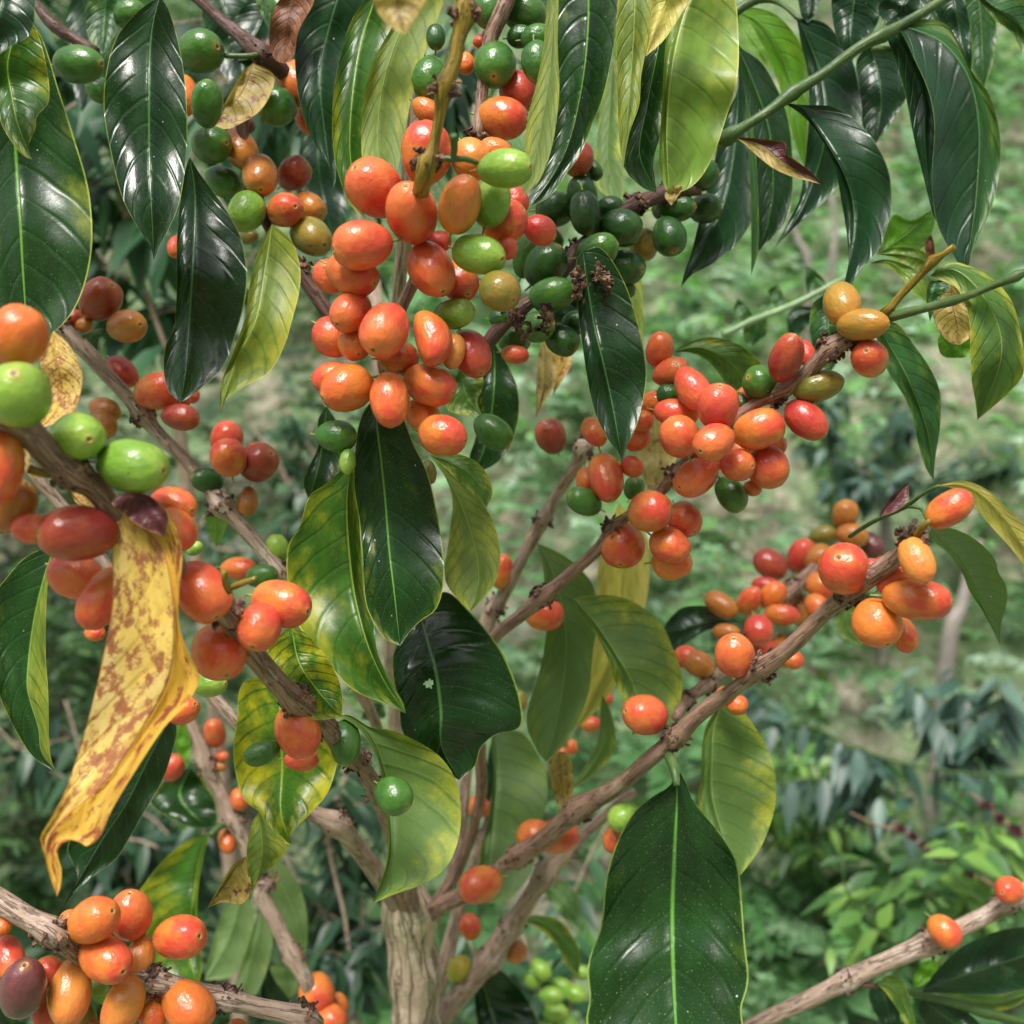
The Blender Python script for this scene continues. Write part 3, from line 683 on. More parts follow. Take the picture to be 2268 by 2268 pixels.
leaves('''
E TN | .50 .50 .1 -.2 under | 1800,500 1820,640 1830,760 1815,880 1800,960 | 1720,600 1715,720 1740,850 1770,920 | 1900,580 1935,700 1900,850 1850,930
E YE | .52 .50 .1 -.35 | 1620,1000 1640,1200 1640,1450 1600,1750 1500,2020 1385,2215 | 1540,1200 1505,1380 1500,1550 1470,1750 1430,1950 1400,2100 | 1760,1150 1785,1350 1760,1560 1710,1750 1630,1930 1500,2110
E MG | .47 .48 .05 -.2 under | 1182,1215 1270,1380 1330,1650 1330,1900 1290,2150 1232,2385 | 1200,1280 1220,1400 1222,1550 1230,1700 1195,1900 1125,2155 1180,2320 | 1300,1265 1400,1340 1480,1440 1510,1600 1480,1800 1460,2000 1400,2160 1320,2300
E GY | .46 .44 -.1 -.15 under | 1375,1510 1490,1640 1590,1790 1690,1960 1720,2100 1690,2245 | 1410,1600 1500,1710 1560,1830 1600,1960 1650,2080 1675,2180 | 1450,1494 1620,1500 1750,1560 1850,1650 1910,1780 1950,1890 1960,1990 1940,2090 1880,2190 1770,2235
H GY | .50 .49 -.1 -.3 under | 1530,170 1545,300 1540,430 1470,560 1378,672 | 1518,260 1512,400 1460,520 1400,610 | 1570,240 1602,370 1592,480 1500,590
H TN | .50 .50 .2 .2 | 1305,470 1310,600 1325,720 1335,802 | 1245,530 1255,640 1295,770 | 1362,510 1378,650 1362,760
''', B4)

B5 = stem('H 620,1400,.57,34 H 760,1000,.565,30 H 830,300,.55,30 E 900,1700,.54,44 E 960,1560,.535,40* E 1010,1480,.53,34 E 1090,1320,.52,32 E 1170,1170,.515,38 E 1215,1090,.51,36* E 1300,930,.50,33 E 1390,800,.49,34 E 1430,710,.485,44* E 1470,690,.48,24', 'grey', TREE, crud=.8)
cherries('''
E 992,1365 98 60 -80 5 q ; 1257,645 98 84 -115 10 d
''', B5)
B2 = stem('H 600,1990,.60,62 H 690,1870,.60,60 H 800,1740,.60,58 H 930,1580,.595,60* H 1040,1410,.59,55* H 1140,1260,.585,48 H 1230,1130,.58,52* H 1340,1010,.575,42* H 1420,930,.57,32 H 1540,820,.56,30 H 1700,690,.55,26', 'grey', TREE, crud=.9)
cherries('''
H 1065,1540 66 60 60 10 b ; 825,1415 74 60 -100 10 q ; 760,1640 86 62 -60 5 L ; 1470,328 52 44 -10 0 q ; 1370,450 40 30 90 0 q ; 1545,190 45 40 0 0 q ; 860,770 74 58 -10 5 q ; 700,1232 38 30 0 0 q ; 1300,492 78 34 -40 0 o ; 1095,200 56 34 80 0 y
''', B2, depth=.60)
B6 = stem('H 620,1960,.62,30 H 690,1600,.62,42 H 750,1360,.62,36 H 830,1100,.615,26 H 890,930,.61,24* H 915,830,.61,16 H 940,690,.61,12', 'grey', TREE, crud=.6)
leaves('''
H MG | .58 .54 .1 -.15 under | 962,360 968,560 955,800 930,1050 905,1290 | 935,430 950,600 925,820 885,1000 870,1180 | 1090,368 1170,460 1232,600 1236,740 1205,860 1185,1010 1130,1160 1020,1270
H DB | .60 .60 .1 .1 | 960,380 930,520 915,650 905,780 | 930,450 905,600 900,720 | 975,480 960,620 930,740
H DK | .64 .60 .1 -.15 | 925,1605 890,1690 915,1800 960,1950 1000,2120 | 860,1660 848,1760 858,1900 900,2050 | 1030,1675 1120,1785 1172,1870 1190,1960 1120,2080
H GY | .66 .64 .1 -.2 | 1105,1372 1230,1400 1330,1490 1390,1570 1408,1670 | 1180,1350 1290,1372 1365,1450 1412,1560 | 1200,1430 1290,1520 1330,1600 1370,1650
H PA | .70 .70 .1 -.1 | 1225,1195 1290,1250 1370,1340 1432,1445 | 1270,1160 1350,1180 1410,1290 | 1230,1250 1290,1330 1370,1410
''', B6)

B7 = stem('H 470,1340,.55,50 H 380,1210,.535,50 H 300,1090,.52,50 H 200,960,.505,50 H 110,860,.49,56* G 1640,780,.48,40 G 1500,600,.47,40 G 1300,370,.46,38 G 1130,170,.455,36 D 700,1500,.45,34 D 340,1030,.44,34 D 190,860,.435,36 D 60,690,.43,36 D -80,520,.43,36', 'grey', TREE, crud=.9)
B8 = stem('H 500,1320,.55,60 H 440,1000,.49,52 H 330,700,.42,48* H 210,520,.39,48* H 120,430,.375,48 H 40,330,.36,56* G 1580,200,.345,60* G 1430,40,.33,60 D 1300,1740,.32,58 D 1220,1580,.31,64* D 1050,1450,.305,60 D 800,1250,.30,62 D 620,1060,.29,64 D 500,920,.285,68 D 380,830,.28,80* D 260,740,.275,76 D 130,600,.27,74 D -90,480,.26,76', 'brown', TREE, crud=.9)
cherries('''
G 1120,110 100 72 0 0 l @.36 ; D 1040,1245 50 36 -30 0 l @.36
D 60,1020 160 125 -50 5 b ; D 165,1136 105 84 10 0 r
D -10,800 245 132 92 0 q
D 92,112 176 152 -60 10 o ; D 95,420 176 170 -60 55 l
D 510,1695 58 46 0 0 q @.33 ; D 410,1395 165 122 20 5 r ; D 930,1012 132 98 15 5 r ; D 925,1145 105 122 60 5 q ; D 540,1510 190 112 108 5 q ; D 425,1158 190 150 178 12 d
G 980,258 100 72 -30 10 r @.38
D 1080,1472 182 142 52 25 r
D 1170,1798 152 146 60 30 q
D 418,646 160 132 12 50 l ; D 705,802 204 146 8 10 l
D 1508,1540 172 128 12 5 q ; D 1384,1667 128 118 95 48 r
G 1612,520 100 60 0 0 r ; G 1593,366 150 118 62 8 q ; G 1402,482 98 64 160 5 g
H 158,430 116 82 82 12 g @.372 ; H 413,709 108 98 28 32 g @.352
''', B8)
leaves('''
D DR | .288 .262 -.12 .20 twoDO | 640,965 700,1080 860,1230 930,1500 935,1800 890,1980 780,2180 600,2450 420,2620 290,2740 246,2850 270,2990 305,3105 | 605,1080 602,1300 600,1550 545,1850 500,2050 430,2300 350,2530 250,2725 213,2785 235,2880 262,2990 | 800,970 905,1060 975,1250 952,1600 1000,1780 1068,1930 1000,2075 880,2200 720,2440 600,2640 535,2785 455,2838 405,2800 335,2815 305,2870 330,2960 325,3040
D PU | .280 .285 .1 .1 | 640,950 740,980 830,1070 880,1180 | 600,1000 660,1060 760,1130 | 760,945 850,1000 900,1080
D DR | .30 .30 .05 .3 | 285,80 300,220 330,380 300,500 215,600 | 235,170 212,260 245,400 222,530 | 350,130 425,250 440,360 400,500 330,560
D DR | .30 .30 .05 .1 | 345,850 380,940 430,1000 500,1040 | 370,920 400,990 450,1020 | 400,860 470,930 510,1000
D TN | .29 .29 .05 .1 | 70,590 95,680 110,740 190,880 | 75,640 90,720 130,820 | 150,650 160,760 210,850
D GQ | .35 .345 .1 .2 | 1560,1660 1600,1850 1700,2000 1825,2145 | 1440,1760 1450,1900 1560,2090 1680,2160 | 1640,1700 1730,1800 1800,1920 1832,2040
G GQ | .40 .375 -.05 -.15 | 1490,60 1500,300 1508,560 1502,800 1563,975 | 1300,110 1268,300 1248,460 1262,600 1305,730 1390,800 1420,870 1500,955 | 1680,160 1800,350 1806,500 1785,610 1740,715 1650,815 1575,890 1545,940
G YG | .385 .38 .1 -.4 under | 1385,795 1400,920 1400,1050 1370,1180 1330,1290 | 1348,860 1320,1000 1325,1130 1335,1240 | 1450,880 1535,985 1480,1070 1390,1150 1345,1250
G TN | .38 .375 .2 -.2 | 1315,1035 1250,1110 1190,1200 1108,1312 | 1250,1075 1205,1140 1150,1240 | 1335,1130 1345,1230 1290,1295 1200,1280
H GY | .375 .36 .3 -.1 under bow.012 | 80,292 150,282 240,335 315,430 370,600 395,800 400,1000 375,1130 300,1288 | 150,300 225,350 290,440 345,560 365,720 385,900 380,1040 345,1170 | 180,280 290,345 400,360 560,430 680,520 755,650 775,840 745,1000 680,1110 560,1190 430,1235
G PA | .37 .37 .1 .1 | 1710,340 1750,250 1765,180 | 1740,290 1745,220 | 1740,330 1785,250
''', B8)
twig('D 150,650,.285,20 D 90,680,.28,18 D 20,640,.275,16', 'green', B8)
twig('D 300,850,.278,26 D 220,840,.276,22 D 150,820,.274,26', 'yellow', B8, lump=.2)
twig('D 1230,1480,.30,16 D 1205,1430,.298,17 D 1200,1365,.296,18', 'yellow', B8)
twig('D 1215,1460,.30,16 D 1270,1440,.298,17 D 1370,1400,.296,12', 'yellow', B8)

# dark leaves of the leader, hanging in the middle
LD = Owner(TRUNK, TREE.o)
leaves('''
E DY | .365 .345 -.10 -.16 | 320,430 322,560 345,750 370,1000 390,1250 420,1500 450,1765 | 250,520 215,660 203,900 232,1100 252,1350 265,1530 310,1640 370,1725 | 440,500 520,680 600,850 652,1080 682,1300 680,1450 640,1570 560,1630 500,1690
E GP | .385 .36 .05 -.35 | 185,795 165,1000 178,1250 210,1500 275,1750 370,1960 480,2125 | 130,830 50,900 -40,970 -90,1130 -150,1230 -155,1400 -120,1600 -30,1750 80,1880 200,2000 360,2070 | 215,900 238,1200 258,1500 310,1650 330,1800 400,1950 462,2060
D DY | .44 .43 .1 -.15 | 1750,480 1720,700 1690,850 1650,985 | 1700,560 1705,690 1640,830 1625,900 | 1830,640 1800,850 1720,930
E YG | .40 .37 .2 -.15 under | 612,748 730,920 820,1130 870,1350 855,1500 822,1582 | 690,860 730,990 712,1180 690,1400 755,1510 | 750,870 850,960 922,1050 972,1180 985,1300 960,1420 890,1520
E GY | .405 .40 -.1 -.1 | 612,745 740,790 840,860 890,940 912,1022 | 740,735 850,775 922,860 943,950 | 700,830 790,910 860,980
E GY | .42 .41 .1 -.15 | 770,280 790,380 820,450 887,532 | 722,380 698,490 770,525 | 885,320 885,400 862,450
E DY | .46 .45 .05 -.15 | 950,140 955,300 940,500 900,700 850,835 | 925,200 888,330 862,450 868,560 850,660 820,760 | 1000,220 1060,330 1085,430 1082,550 1050,670 1010,750 930,810
E DK | .40 .375 -.10 -.20 bow-.012 h:.42,.40,.022 | 550,1575 600,1755 640,1905 665,2105 672,2300 765,2482 | 470,1700 415,1800 412,1935 445,2080 460,2225 545,2320 680,2430 | 690,1475 830,1590 965,1750 1040,1890 1095,2060 1096,2195 970,2235 885,2305 850,2405
H PA | .62 .62 .1 .1 | 130,170 230,150 320,190 375,260 | 220,110 320,150 | 200,240 300,260
H MG | .56 .56 .1 .1 | 240,300 290,250 360,230 | 270,240 330,215 | 300,310 370,290
''', LD)

# ---- cluster in the middle, under the yellow twig that hangs in from the top
CC = branch_thing('yellow-brown jointed twig hanging in at top centre over a big coral-red cherry cluster',
  [('B 805,-160,.30,52 B 795,80,.30,50* B 765,200,.30,36 B 740,330,.301,36 B 685,470,.302,44* B 660,620,.304,30 B 625,800,.306,30 B 600,860,.307,46* B 575,960,.31,48 B 545,1080,.335,46', 'yellow', 'stem', dict(crud=.6)),
   ('B 545,1080,.335,40 B 560,1400,.36,34 B 460,1640,.37,34 E 350,240,.365,30 E 420,380,.37,20', 'brown', 'stem', dict(crud=.6)),
   ('B 1060,-120,.37,44 B 1000,60,.37,44 B 940,200,.372,40 B 900,420,.372,34 B 860,740,.37,30*', 'brown', 'stem', dict(crud=1))])
cherries('''
B 1115,70 122 98 20 0 g ; 925,60 75 85 90 0 g ; 640,200 72 52 90 0 G ; 1090,195 70 60 0 0 G ; 1175,205 82 74 0 0 g ; 800,340 62 48 90 0 o ; 880,222 42 36 0 0 r
B 1085,490 112 105 60 0 R ; 610,415 120 98 100 0 g ; 1185,335 118 86 80 0 g
B 590,590 86 62 40 0 o ; 1000,635 138 112 15 10 q
B 955,345 130 114 92 42 g
''', CC, depth=.37)
cherries('''
B 960,810 95 72 20 0 o ; 830,850 118 108 60 0 O ; 590,820 168 138 -88 5 q
B 1060,1075 84 78 60 0 R ; 1200,1232 92 80 30 0 R ; 1010,1190 126 115 -30 0 q ; 1015,1330 66 62 0 0 R
B 940,1085 130 102 -70 5 l
B 660,1290 66 58 0 0 R ; 765,1505 116 105 60 5 q ; 80,1478 102 88 30 0 r ; 190,1465 152 112 25 5 q
B 870,1360 164 106 22 8 l ; 980,1555 118 108 40 10 y
B 740,1680 120 80 -5 8 l ; 615,1442 164 122 62 25 r
B 770,1095 148 112 -65 12 O ; 1008,900 150 104 7 10 l @.325 ; 250,1312 162 134 165 12 r ; 315,1006 158 148 -142 45 r ; 512,1136 152 138 -100 56 r
''', CC, depth=.335)
cherries('''
E 575,535 110 88 60 0 o ; 680,638 134 110 15 20 q ; 440,225 112 92 0 0 q ; 85,335 112 92 0 5 r ; 90,112 118 108 40 5 r ; 200,150 92 84 60 10 o
E 832,200 138 104 65 5 R ; 735,190 112 62 100 0 O
E 165,386 146 126 152 25 o ; 605,367 150 112 22 20 q ; 392,450 154 104 84 20 q ; 185,-25 122 102 125 38 r
E 615,118 156 100 74 18 q bean ; 366,72 158 130 110 36 r
E 105,642 112 86 5 5 g @.36 ; E 170,780 82 44 90 0 l @.36 ; 945,618 118 86 40 8 g @.40 ; 603,835 98 42 85 0 y @.38
''', CC, depth=.34)
twig('B 625,840,.306,16 B 720,850,.305,18 B 800,850,.306,16 B 862,872,.31,13', 'green', CC)
twig('B 730,850,.305,16 B 740,790,.303,20 B 735,720,.30,22', 'green', CC)
leaves('''
B DB | .41 .40 .1 -.2 | 180,-200 80,100 20,400 45,700 90,1005 | -40,-60 -95,130 -112,350 -75,600 0,780 55,860 75,930 | 300,0 240,400 190,700 115,880 105,960
B GP | .395 .375 .05 -.2 | 340,-80 245,200 195,500 180,800 220,1040 265,1172 | 205,80 135,280 92,520 90,780 125,950 180,1090 | 480,0 410,300 320,700 290,1000
B YG | .375 .36 .05 -.2 under | 620,-120 480,100 370,400 330,700 350,980 | 470,20 400,155 320,300 262,480 243,700 250,870 300,960 | 700,-60 600,230 532,440 495,600 462,800 420,930
B TN | .255 .25 .2 .3 | 480,-220 440,-60 440,60 478,185 | 300,-120 300,0 345,90 405,150 | 620,-100 590,0 545,80 505,140
B YG | .335 .325 .1 .1 under | 1275,-100 1270,100 1250,400 1200,700 1150,930 1104,1048 | 1240,-20 1215,250 1178,450 1128,650 1118,850 | 1296,-20 1292,250 1302,450 1292,600 1258,800 1200,950
B DY | .37 .35 -.1 -.3 | 1450,-150 1455,100 1430,400 1370,700 1290,900 1150,1102 | 1290,-60 1290,300 1290,520 1265,720 1200,950 1130,1060 | 1625,-60 1592,250 1540,500 1480,660 1410,830 1330,940 1250,1050
''', CC)

# ---- dark green cluster right of it
GC = branch_thing('dark twig crowded with unripe dark green cherries, right of the coral-red cluster',
  [('B 2060,1010,.42,34 B 1900,1020,.42,42* B 1720,1090,.415,40* B 1570,1170,.41,34 B 1400,1350,.405,40* B 1240,1540,.40,38* B 1050,1680,.40,42* B 960,1780,.40,40 B 860,1880,.405,36 E 640,200,.42,32', 'dark', 'stem', dict(crud=1.3))])
cherries('''
B 1235,1290 92 80 30 0 G ; 1560,1265 84 74 60 0 G ; 1400,1610 66 58 0 0 G ; 985,1700 62 52 0 0 G ; C 210,935 92 86 0 0 G ; C 225,1115 90 80 0 0 G ; B 1280,1120 105 95 0 0 G ; B 1480,905 68 46 60 0 G ; B 1400,845 98 88 100 10 d ; B 1310,845 58 46 40 0 R
B 1425,1060 118 84 -100 0 G ; 1570,1115 74 66 0 0 G ; 1755,1310 88 76 90 0 y ; 1640,1550 70 58 0 0 G
B 1440,1140 126 84 84 5 G ; 1632,1216 116 98 20 5 G ; 1330,1690 80 66 0 0 G ; 1390,1725 80 66 0 0 G ; 1135,1365 122 80 -70 0 g
B 1650,1428 110 92 20 10 G ; 1225,1420 128 108 -50 5 G ; 1505,1340 116 92 -15 20 g
B 1060,1815 90 84 0 5 g ; 1315,1820 98 84 30 10 G ; 1190,1748 92 84 -10 30 g
B 1265,1575 124 92 -12 18 g
C 60,1112 130 80 8 15 G ; C 35,1262 112 92 80 10 G
E 1065,205 76 52 10 0 q
''', GC)
crud_at(unp(g2('B', 1160, 1730), .365), .006, np.array((.2, 0, -1.)), GC, 1.2, 3)
crud_at(unp(g2('B', 1470, 1510), .375), .006, np.array((.2, 0, -1.)), GC, 1.6, 5)
leaves('''
B GY | .47 .46 .1 -.15 under | 1590,330 1570,600 1560,850 1600,1000 1638,1085 | 1530,460 1508,700 1490,940 1530,1030 | 1620,520 1645,780 1648,1000
B YG | .345 .335 .05 .1 | 1705,-120 1700,150 1680,450 1660,700 1645,900 | 1622,-40 1605,250 1612,500 1622,750 | 1795,-40 1780,180 1740,400 1728,560 1680,700 1655,820
B DY | .36 .35 .05 -.2 | 1870,-20 1830,250 1770,560 1730,820 1825,1035 | 1760,180 1735,400 1700,620 1640,830 1660,920 1740,1000 | 1915,130 1885,500 1850,700 1808,850 1815,970
B YE | .335 .32 .1 -.2 | 1960,-160 1880,0 1820,140 1762,302 | 1810,-60 1790,80 1775,200 | 2020,-60 1950,80 1860,215
C LG | .355 .335 -.05 -.3 | 210,-130 120,60 50,350 20,700 35,1052 | 80,-40 20,200 -5,560 -18,900 | 370,-60 404,180 398,420 330,660 262,850 170,985
C TN | .333 .332 .1 .1 | 75,985 70,1040 45,1100 | 30,1010 10,1050 | 105,1005 75,1060
E DK | .38 .36 -.08 -.18 | 1428,-350 1445,-200 1488,50 1538,260 1590,500 1638,782 | 1390,-280 1402,-20 1430,200 1462,400 1500,540 1562,660 1618,730 | 1530,-360 1640,-200 1712,0 1752,180 1768,310 1748,460 1708,600 1665,690
E TN | .47 .47 .1 -.2 under | 1215,120 1220,300 1200,450 1173,545 | 1190,200 1180,350 1176,470 | 1262,210 1284,340 1235,440
E DR | .475 .48 .1 -.2 | 1300,60 1310,220 1280,340 1265,425 | 1240,150 1275,300 1270,380 | 1365,200 1355,280 1300,370
B YG | .47 .47 .1 .1 under | 1690,1480 1700,1650 1715,1850 1720,2050 1700,2250 | 1650,1560 1655,1750 1690,2000 1690,2150 | 1742,1500 1748,1750 1752,1990 1730,2150
''', GC)

# ---- leafy green shoot at top right
TRB = branch_thing('green leafy shoot crossing the top right corner, its dark leaves drooping',
  [('C 1950,-290,.40,22 C 1700,-120,.40,24 C 1500,0,.40,26 C 1300,120,.40,26 C 1170,190,.40,32* C 1040,260,.40,28 C 850,400,.40,28 C 690,500,.40,33* C 560,600,.40,27 C 430,680,.40,27 C 350,730,.40,40* C 300,770,.41,20', 'green', 'stem', dict(crud=0, lump=.03)),
   ('C 300,140,.46,20 C 450,20,.46,26 C 560,-8,.46,20 C 650,30,.45,14 C 735,110,.44,12', 'green', 'stem', dict(crud=0, lump=.03)),
   ('C 1120,260,.41,20 C 1250,275,.41,22', 'green', 'stem', dict(crud=0))])
leaves('''
C DB | .40 .37 .30 -.15 twoMG | 1190,125 1320,150 1500,230 1640,420 1692,700 1676,1050 1645,1300 1632,1482 | 1265,160 1350,325 1425,505 1452,690 1437,950 1462,1180 1540,1345 | 1500,120 1655,385 1742,500 1800,700 1802,900 1762,1100 1685,1275 1640,1400
C DB | .405 .385 -.1 .1 | 1200,110 1300,280 1395,500 1400,750 1425,980 1468,1195 | 1178,150 1235,300 1295,500 1345,750 1395,950 1440,1130 | 1255,140 1352,325 1428,510 1455,700 1440,950 1464,1120
C DB | .405 .375 -.1 -.2 | 635,550 740,575 860,740 970,930 1020,1100 1015,1290 950,1608 | 680,570 770,640 860,760 925,920 955,1080 985,1260 992,1420 | 760,562 900,568 1010,625 1120,740 1192,870 1222,1000 1215,1160 1150,1340 1050,1450 1005,1540
C DB | .46 .44 -.1 -.2 | 715,95 780,220 850,430 870,700 810,950 710,1180 598,1325 | 742,250 778,420 776,700 756,900 733,1060 680,1170 | 850,115 930,185 1010,310 1055,500 1062,660 1005,850 930,1000 820,1120 700,1220
C DB | .47 .46 -.1 -.2 | 1110,230 1150,400 1170,550 1140,768 | 1035,330 1052,480 1062,640 1090,720 | 1240,270 1295,400 1302,520 1205,680
C DB | .44 .45 -.1 -.2 | 1050,-160 1020,20 1005,180 1010,330 | 915,-60 908,100 945,240 | 1190,-60 1150,120 1080,240
C DK | .46 .45 -.05 -.2 | 380,210 480,430 570,700 590,1000 560,1200 512,1345 | 390,330 440,540 480,780 505,1060 505,1220 | 430,265 530,335 615,480 665,610 692,800 692,1050 640,1210
C MG | .43 .43 .5 .05 | 440,480 465,700 488,950 492,1250 472,1478 | 445,650 462,880 472,1200 | 486,720 508,980 512,1310
C BG | .47 .47 .1 -.1 | 390,60 540,150 670,390 735,650 757,892 | 470,130 555,290 630,480 690,700 725,820 | 480,40 600,75 710,190 768,340 776,520 772,760
C BG | .49 .49 .1 -.1 under | 395,70 450,170 520,270 570,375 | 405,150 440,240 510,310 | 470,90 540,180 572,290
C DB | .45 .42 -.1 -.1 | 405,400 395,650 370,880 320,1100 220,1310 97,1538 | 395,500 325,640 285,820 235,1020 190,1200 150,1360 115,1460 | 430,460 470,620 492,800 498,960 485,1150 400,1300 265,1410 155,1470
C DB | .44 .44 -.05 -.2 | 1530,-120 1570,60 1600,230 1645,400 | 1440,-20 1500,160 1580,330 | 1600,-40 1640,120 1652,300
C MG | .46 .46 -.05 -.2 | 1680,-120 1700,100 1710,300 1715,470 | 1590,0 1640,160 1655,360 | 1745,-20 1785,150 1772,300 1740,420
C MG | .42 .43 -.05 -.2 | 1650,-60 1760,30 1890,120 2060,320 | 1810,-40 1940,0 2040,160 | 1760,90 1870,180 1940,300
C DB | .46 .46 .2 -.1 | 780,-100 790,0 775,125 | 725,-40 740,80 | 845,-40 810,80
C DB | .43 .43 -.05 -.1 | 1380,-140 1310,0 1200,125 | 1220,-40 1150,40 1180,110 | 1450,-40 1380,60 1280,110
C DB | .45 .45 -.05 -.1 | 1330,-140 1400,20 1480,140 1530,240 | 1230,-40 1290,120 1420,190 | 1450,-60 1490,60 1530,170
C PU | .39 .375 .35 .15 twoTN | 398,742 520,770 620,850 730,920 845,985 | 440,735 560,748 650,762 665,820 720,865 800,925 | 440,775 500,830 590,900 690,945 780,968
''', TRB)

# ---- upper left branch with the brown-orange fruit
UL = branch_thing('slender twig in the upper left carrying brown-orange and green cherries between hanging dark leaves',
  [('A 1000,-60,.42,26 A 1200,120,.42,32 A 1395,285,.415,48* A 1500,370,.42,46 A 1640,520,.43,36', 'dark', 'stem', dict(crud=.5)),
   ('A 1395,285,.415,26 A 1300,640,.425,30 A 1330,880,.425,30 A 1420,1180,.425,30 A 1600,1440,.42,38* A 1700,1590,.42,42 A 1790,1720,.42,40 A 1950,1900,.43,36', 'dark', 'stem', dict(crud=1)),
   ('A 150,-30,.42,18 A 280,130,.42,34 A 400,210,.42,30 A 520,280,.42,26', 'dark', 'stem', dict(crud=0)),
   ('A 1395,290,.413,18 A 1330,300,.41,14 A 1205,298,.41,14', 'green', 'stem', dict(crud=0))])
cherries('''
A 530,480 76 66 40 0 g @.43 ; 700,80 90 80 0 0 g @.45 ; 1500,40 90 60 60 0 g @.44
A 1310,670 58 48 0 0 p ; 1640,640 90 58 60 0 o ; 935,1320 70 40 90 0 r @.45 ; 1330,1265 55 40 0 0 y
A 985,510 126 72 85 0 o @.40 ; 1107,556 120 84 -80 5 g @.39
A 1068,277 136 112 5 5 g @.41 ; 425,345 146 98 8 5 g @.41
A 1580,445 140 98 62 5 q ; 1484,573 106 98 150 20 g
A 1655,1110 102 80 42 5 b ; 1290,800 130 88 60 5 b ; 1660,1262 132 100 38 8 y
A 1200,975 118 82 32 10 g ; 1572,930 98 86 -30 15 d ; 1130,772 114 98 8 14 g
A 1392,935 128 94 78 8 b ; 1318,1132 116 98 118 28 l ; 1523,1125 104 90 5 50 q
''', UL, back=.9)
leaves('''
A DK | .36 .335 -.06 -.16 | 855,-20 818,120 800,300 797,600 800,900 815,1200 823,1405 | 740,60 622,200 566,400 556,600 600,850 655,1060 740,1220 805,1320 | 905,60 955,230 988,420 1002,650 995,860 960,1080 900,1230 850,1320
A DK | .40 .37 -.06 -.2 | 1015,840 1040,1000 1042,1200 1025,1500 1005,1800 990,2000 965,2155 | 985,930 962,1100 945,1300 945,1550 930,1750 882,1860 875,1990 900,2090 | 1070,930 1180,1080 1285,1260 1322,1450 1312,1600 1270,1760 1195,1960 1060,2090
A DY | .395 .385 -.05 -.15 | 20,60 60,500 85,850 105,1150 125,1500 150,1700 255,1800 | -120,300 -190,700 -190,1200 -100,1600 80,1780 | 200,160 320,500 400,750 460,950 488,1120 492,1320 460,1500 405,1640 330,1740
A GP | .34 .33 .15 -.2 | 100,120 40,330 60,500 100,680 175,855 | -20,220 -40,420 0,640 70,770 130,835 | 180,135 242,320 263,530 200,620 188,690 150,790
A DB | .32 .315 -.1 -.15 | 40,-200 10,0 -20,150 -60,340 | -150,-50 -180,100 -130,260 | 180,-100 184,90 155,190 60,245 0,290
A MG | .45 .44 .1 -.1 | 570,-100 560,80 548,290 | 475,-20 463,150 500,250 | 650,-20 625,150 585,240
A BR | .40 .41 .15 .2 | 1610,-100 1540,120 1520,340 | 1480,20 1440,200 1465,310 | 1680,0 1600,160 1570,310
A TN | .41 .40 .05 .3 | 1355,335 1300,480 1210,600 1135,665 | 1295,385 1240,480 1185,580 | 1465,400 1450,500 1385,600 1290,660 1210,692
A MG | .45 .45 .1 .1 | 1400,-80 1420,30 1440,160 | 1365,-20 1400,80 | 1455,-20 1450,80
A YG | .395 .36 .10 -.12 | 1455,1195 1420,1420 1370,1700 D 1260,240 1175,530 | 1390,1320 1340,1500 1310,1700 1240,1900 D 1185,350 1175,460 | 1560,1290 1605,1430 1600,1560 1560,1720 D 1520,160 1440,300 1300,380 1210,450
A DB | .50 .49 -.1 -.2 | 1150,-60 1230,120 1290,330 1330,560 | 1080,60 1130,260 1230,460 | 1300,-20 1400,200 1400,420
A DB | .50 .49 -.1 -.2 | 1500,-120 1420,60 1350,200 1240,330 | 1400,-80 1280,60 1220,220 | 1560,0 1480,180 1360,300
A DB | .55 .54 -.1 -.2 | 1720,600 1700,850 1740,1100 1800,1350 | 1620,700 1600,950 1680,1200 | 1830,700 1840,950 1850,1200
A DB | .56 .55 -.1 -.2 | 430,-60 480,150 470,400 440,600 | 360,60 380,300 400,500 | 560,60 560,300 500,500
''', UL)

# ---- the long branch from upper left to the middle
LU = branch_thing('straight brown branch slanting down from upper left to the middle, behind large pale green cherries',
  [('D 220,-40,.45,30 D 330,60,.45,36* D 440,170,.45,46 D 560,300,.45,38 D 690,440,.45,38 D 760,530,.45,44* D 850,640,.45,36 D 1000,780,.45,36 D 1120,930,.45,36 D 1180,1010,.45,56* D 1260,1090,.45,42 D 1420,1270,.45,38 D 1500,1380,.45,46* D 1640,1560,.46,36 D 1800,1800,.47,34 G 2000,300,.50,30 G 2060,600,.54,26', 'grey', 'stem', dict(crud=1))])
cherries('''
D 390,20 64 60 0 0 d ; 450,50 50 40 0 0 b
D 655,300 114 70 42 5 R ; 1020,412 60 46 60 0 R ; 560,500 102 64 20 0 b ; 930,440 100 70 0 0 R
D 535,-86 126 108 -35 10 d ; 675,55 126 88 4 10 b
D 840,402 128 100 -8 8 q ; 965,540 106 72 8 5 d
D 550,580 88 72 40 10 b
D 1380,740 78 68 0 0 d ; D 1213,655 98 86 -70 10 R ; D 1385,785 112 102 -30 8 d ; D 1325,990 80 56 90 0 b
D 1222,757 104 98 -95 22 q ; D 1108,880 82 68 200 15 G
D 1280,1352 102 66 5 5 q ; D 1480,1258 92 66 -85 10 l ; D 1400,1388 92 62 -12 5 g
''', LU)
twig('D 440,110,.44,14 D 480,95,.44,14 D 550,75,.435,12', 'green', LU)
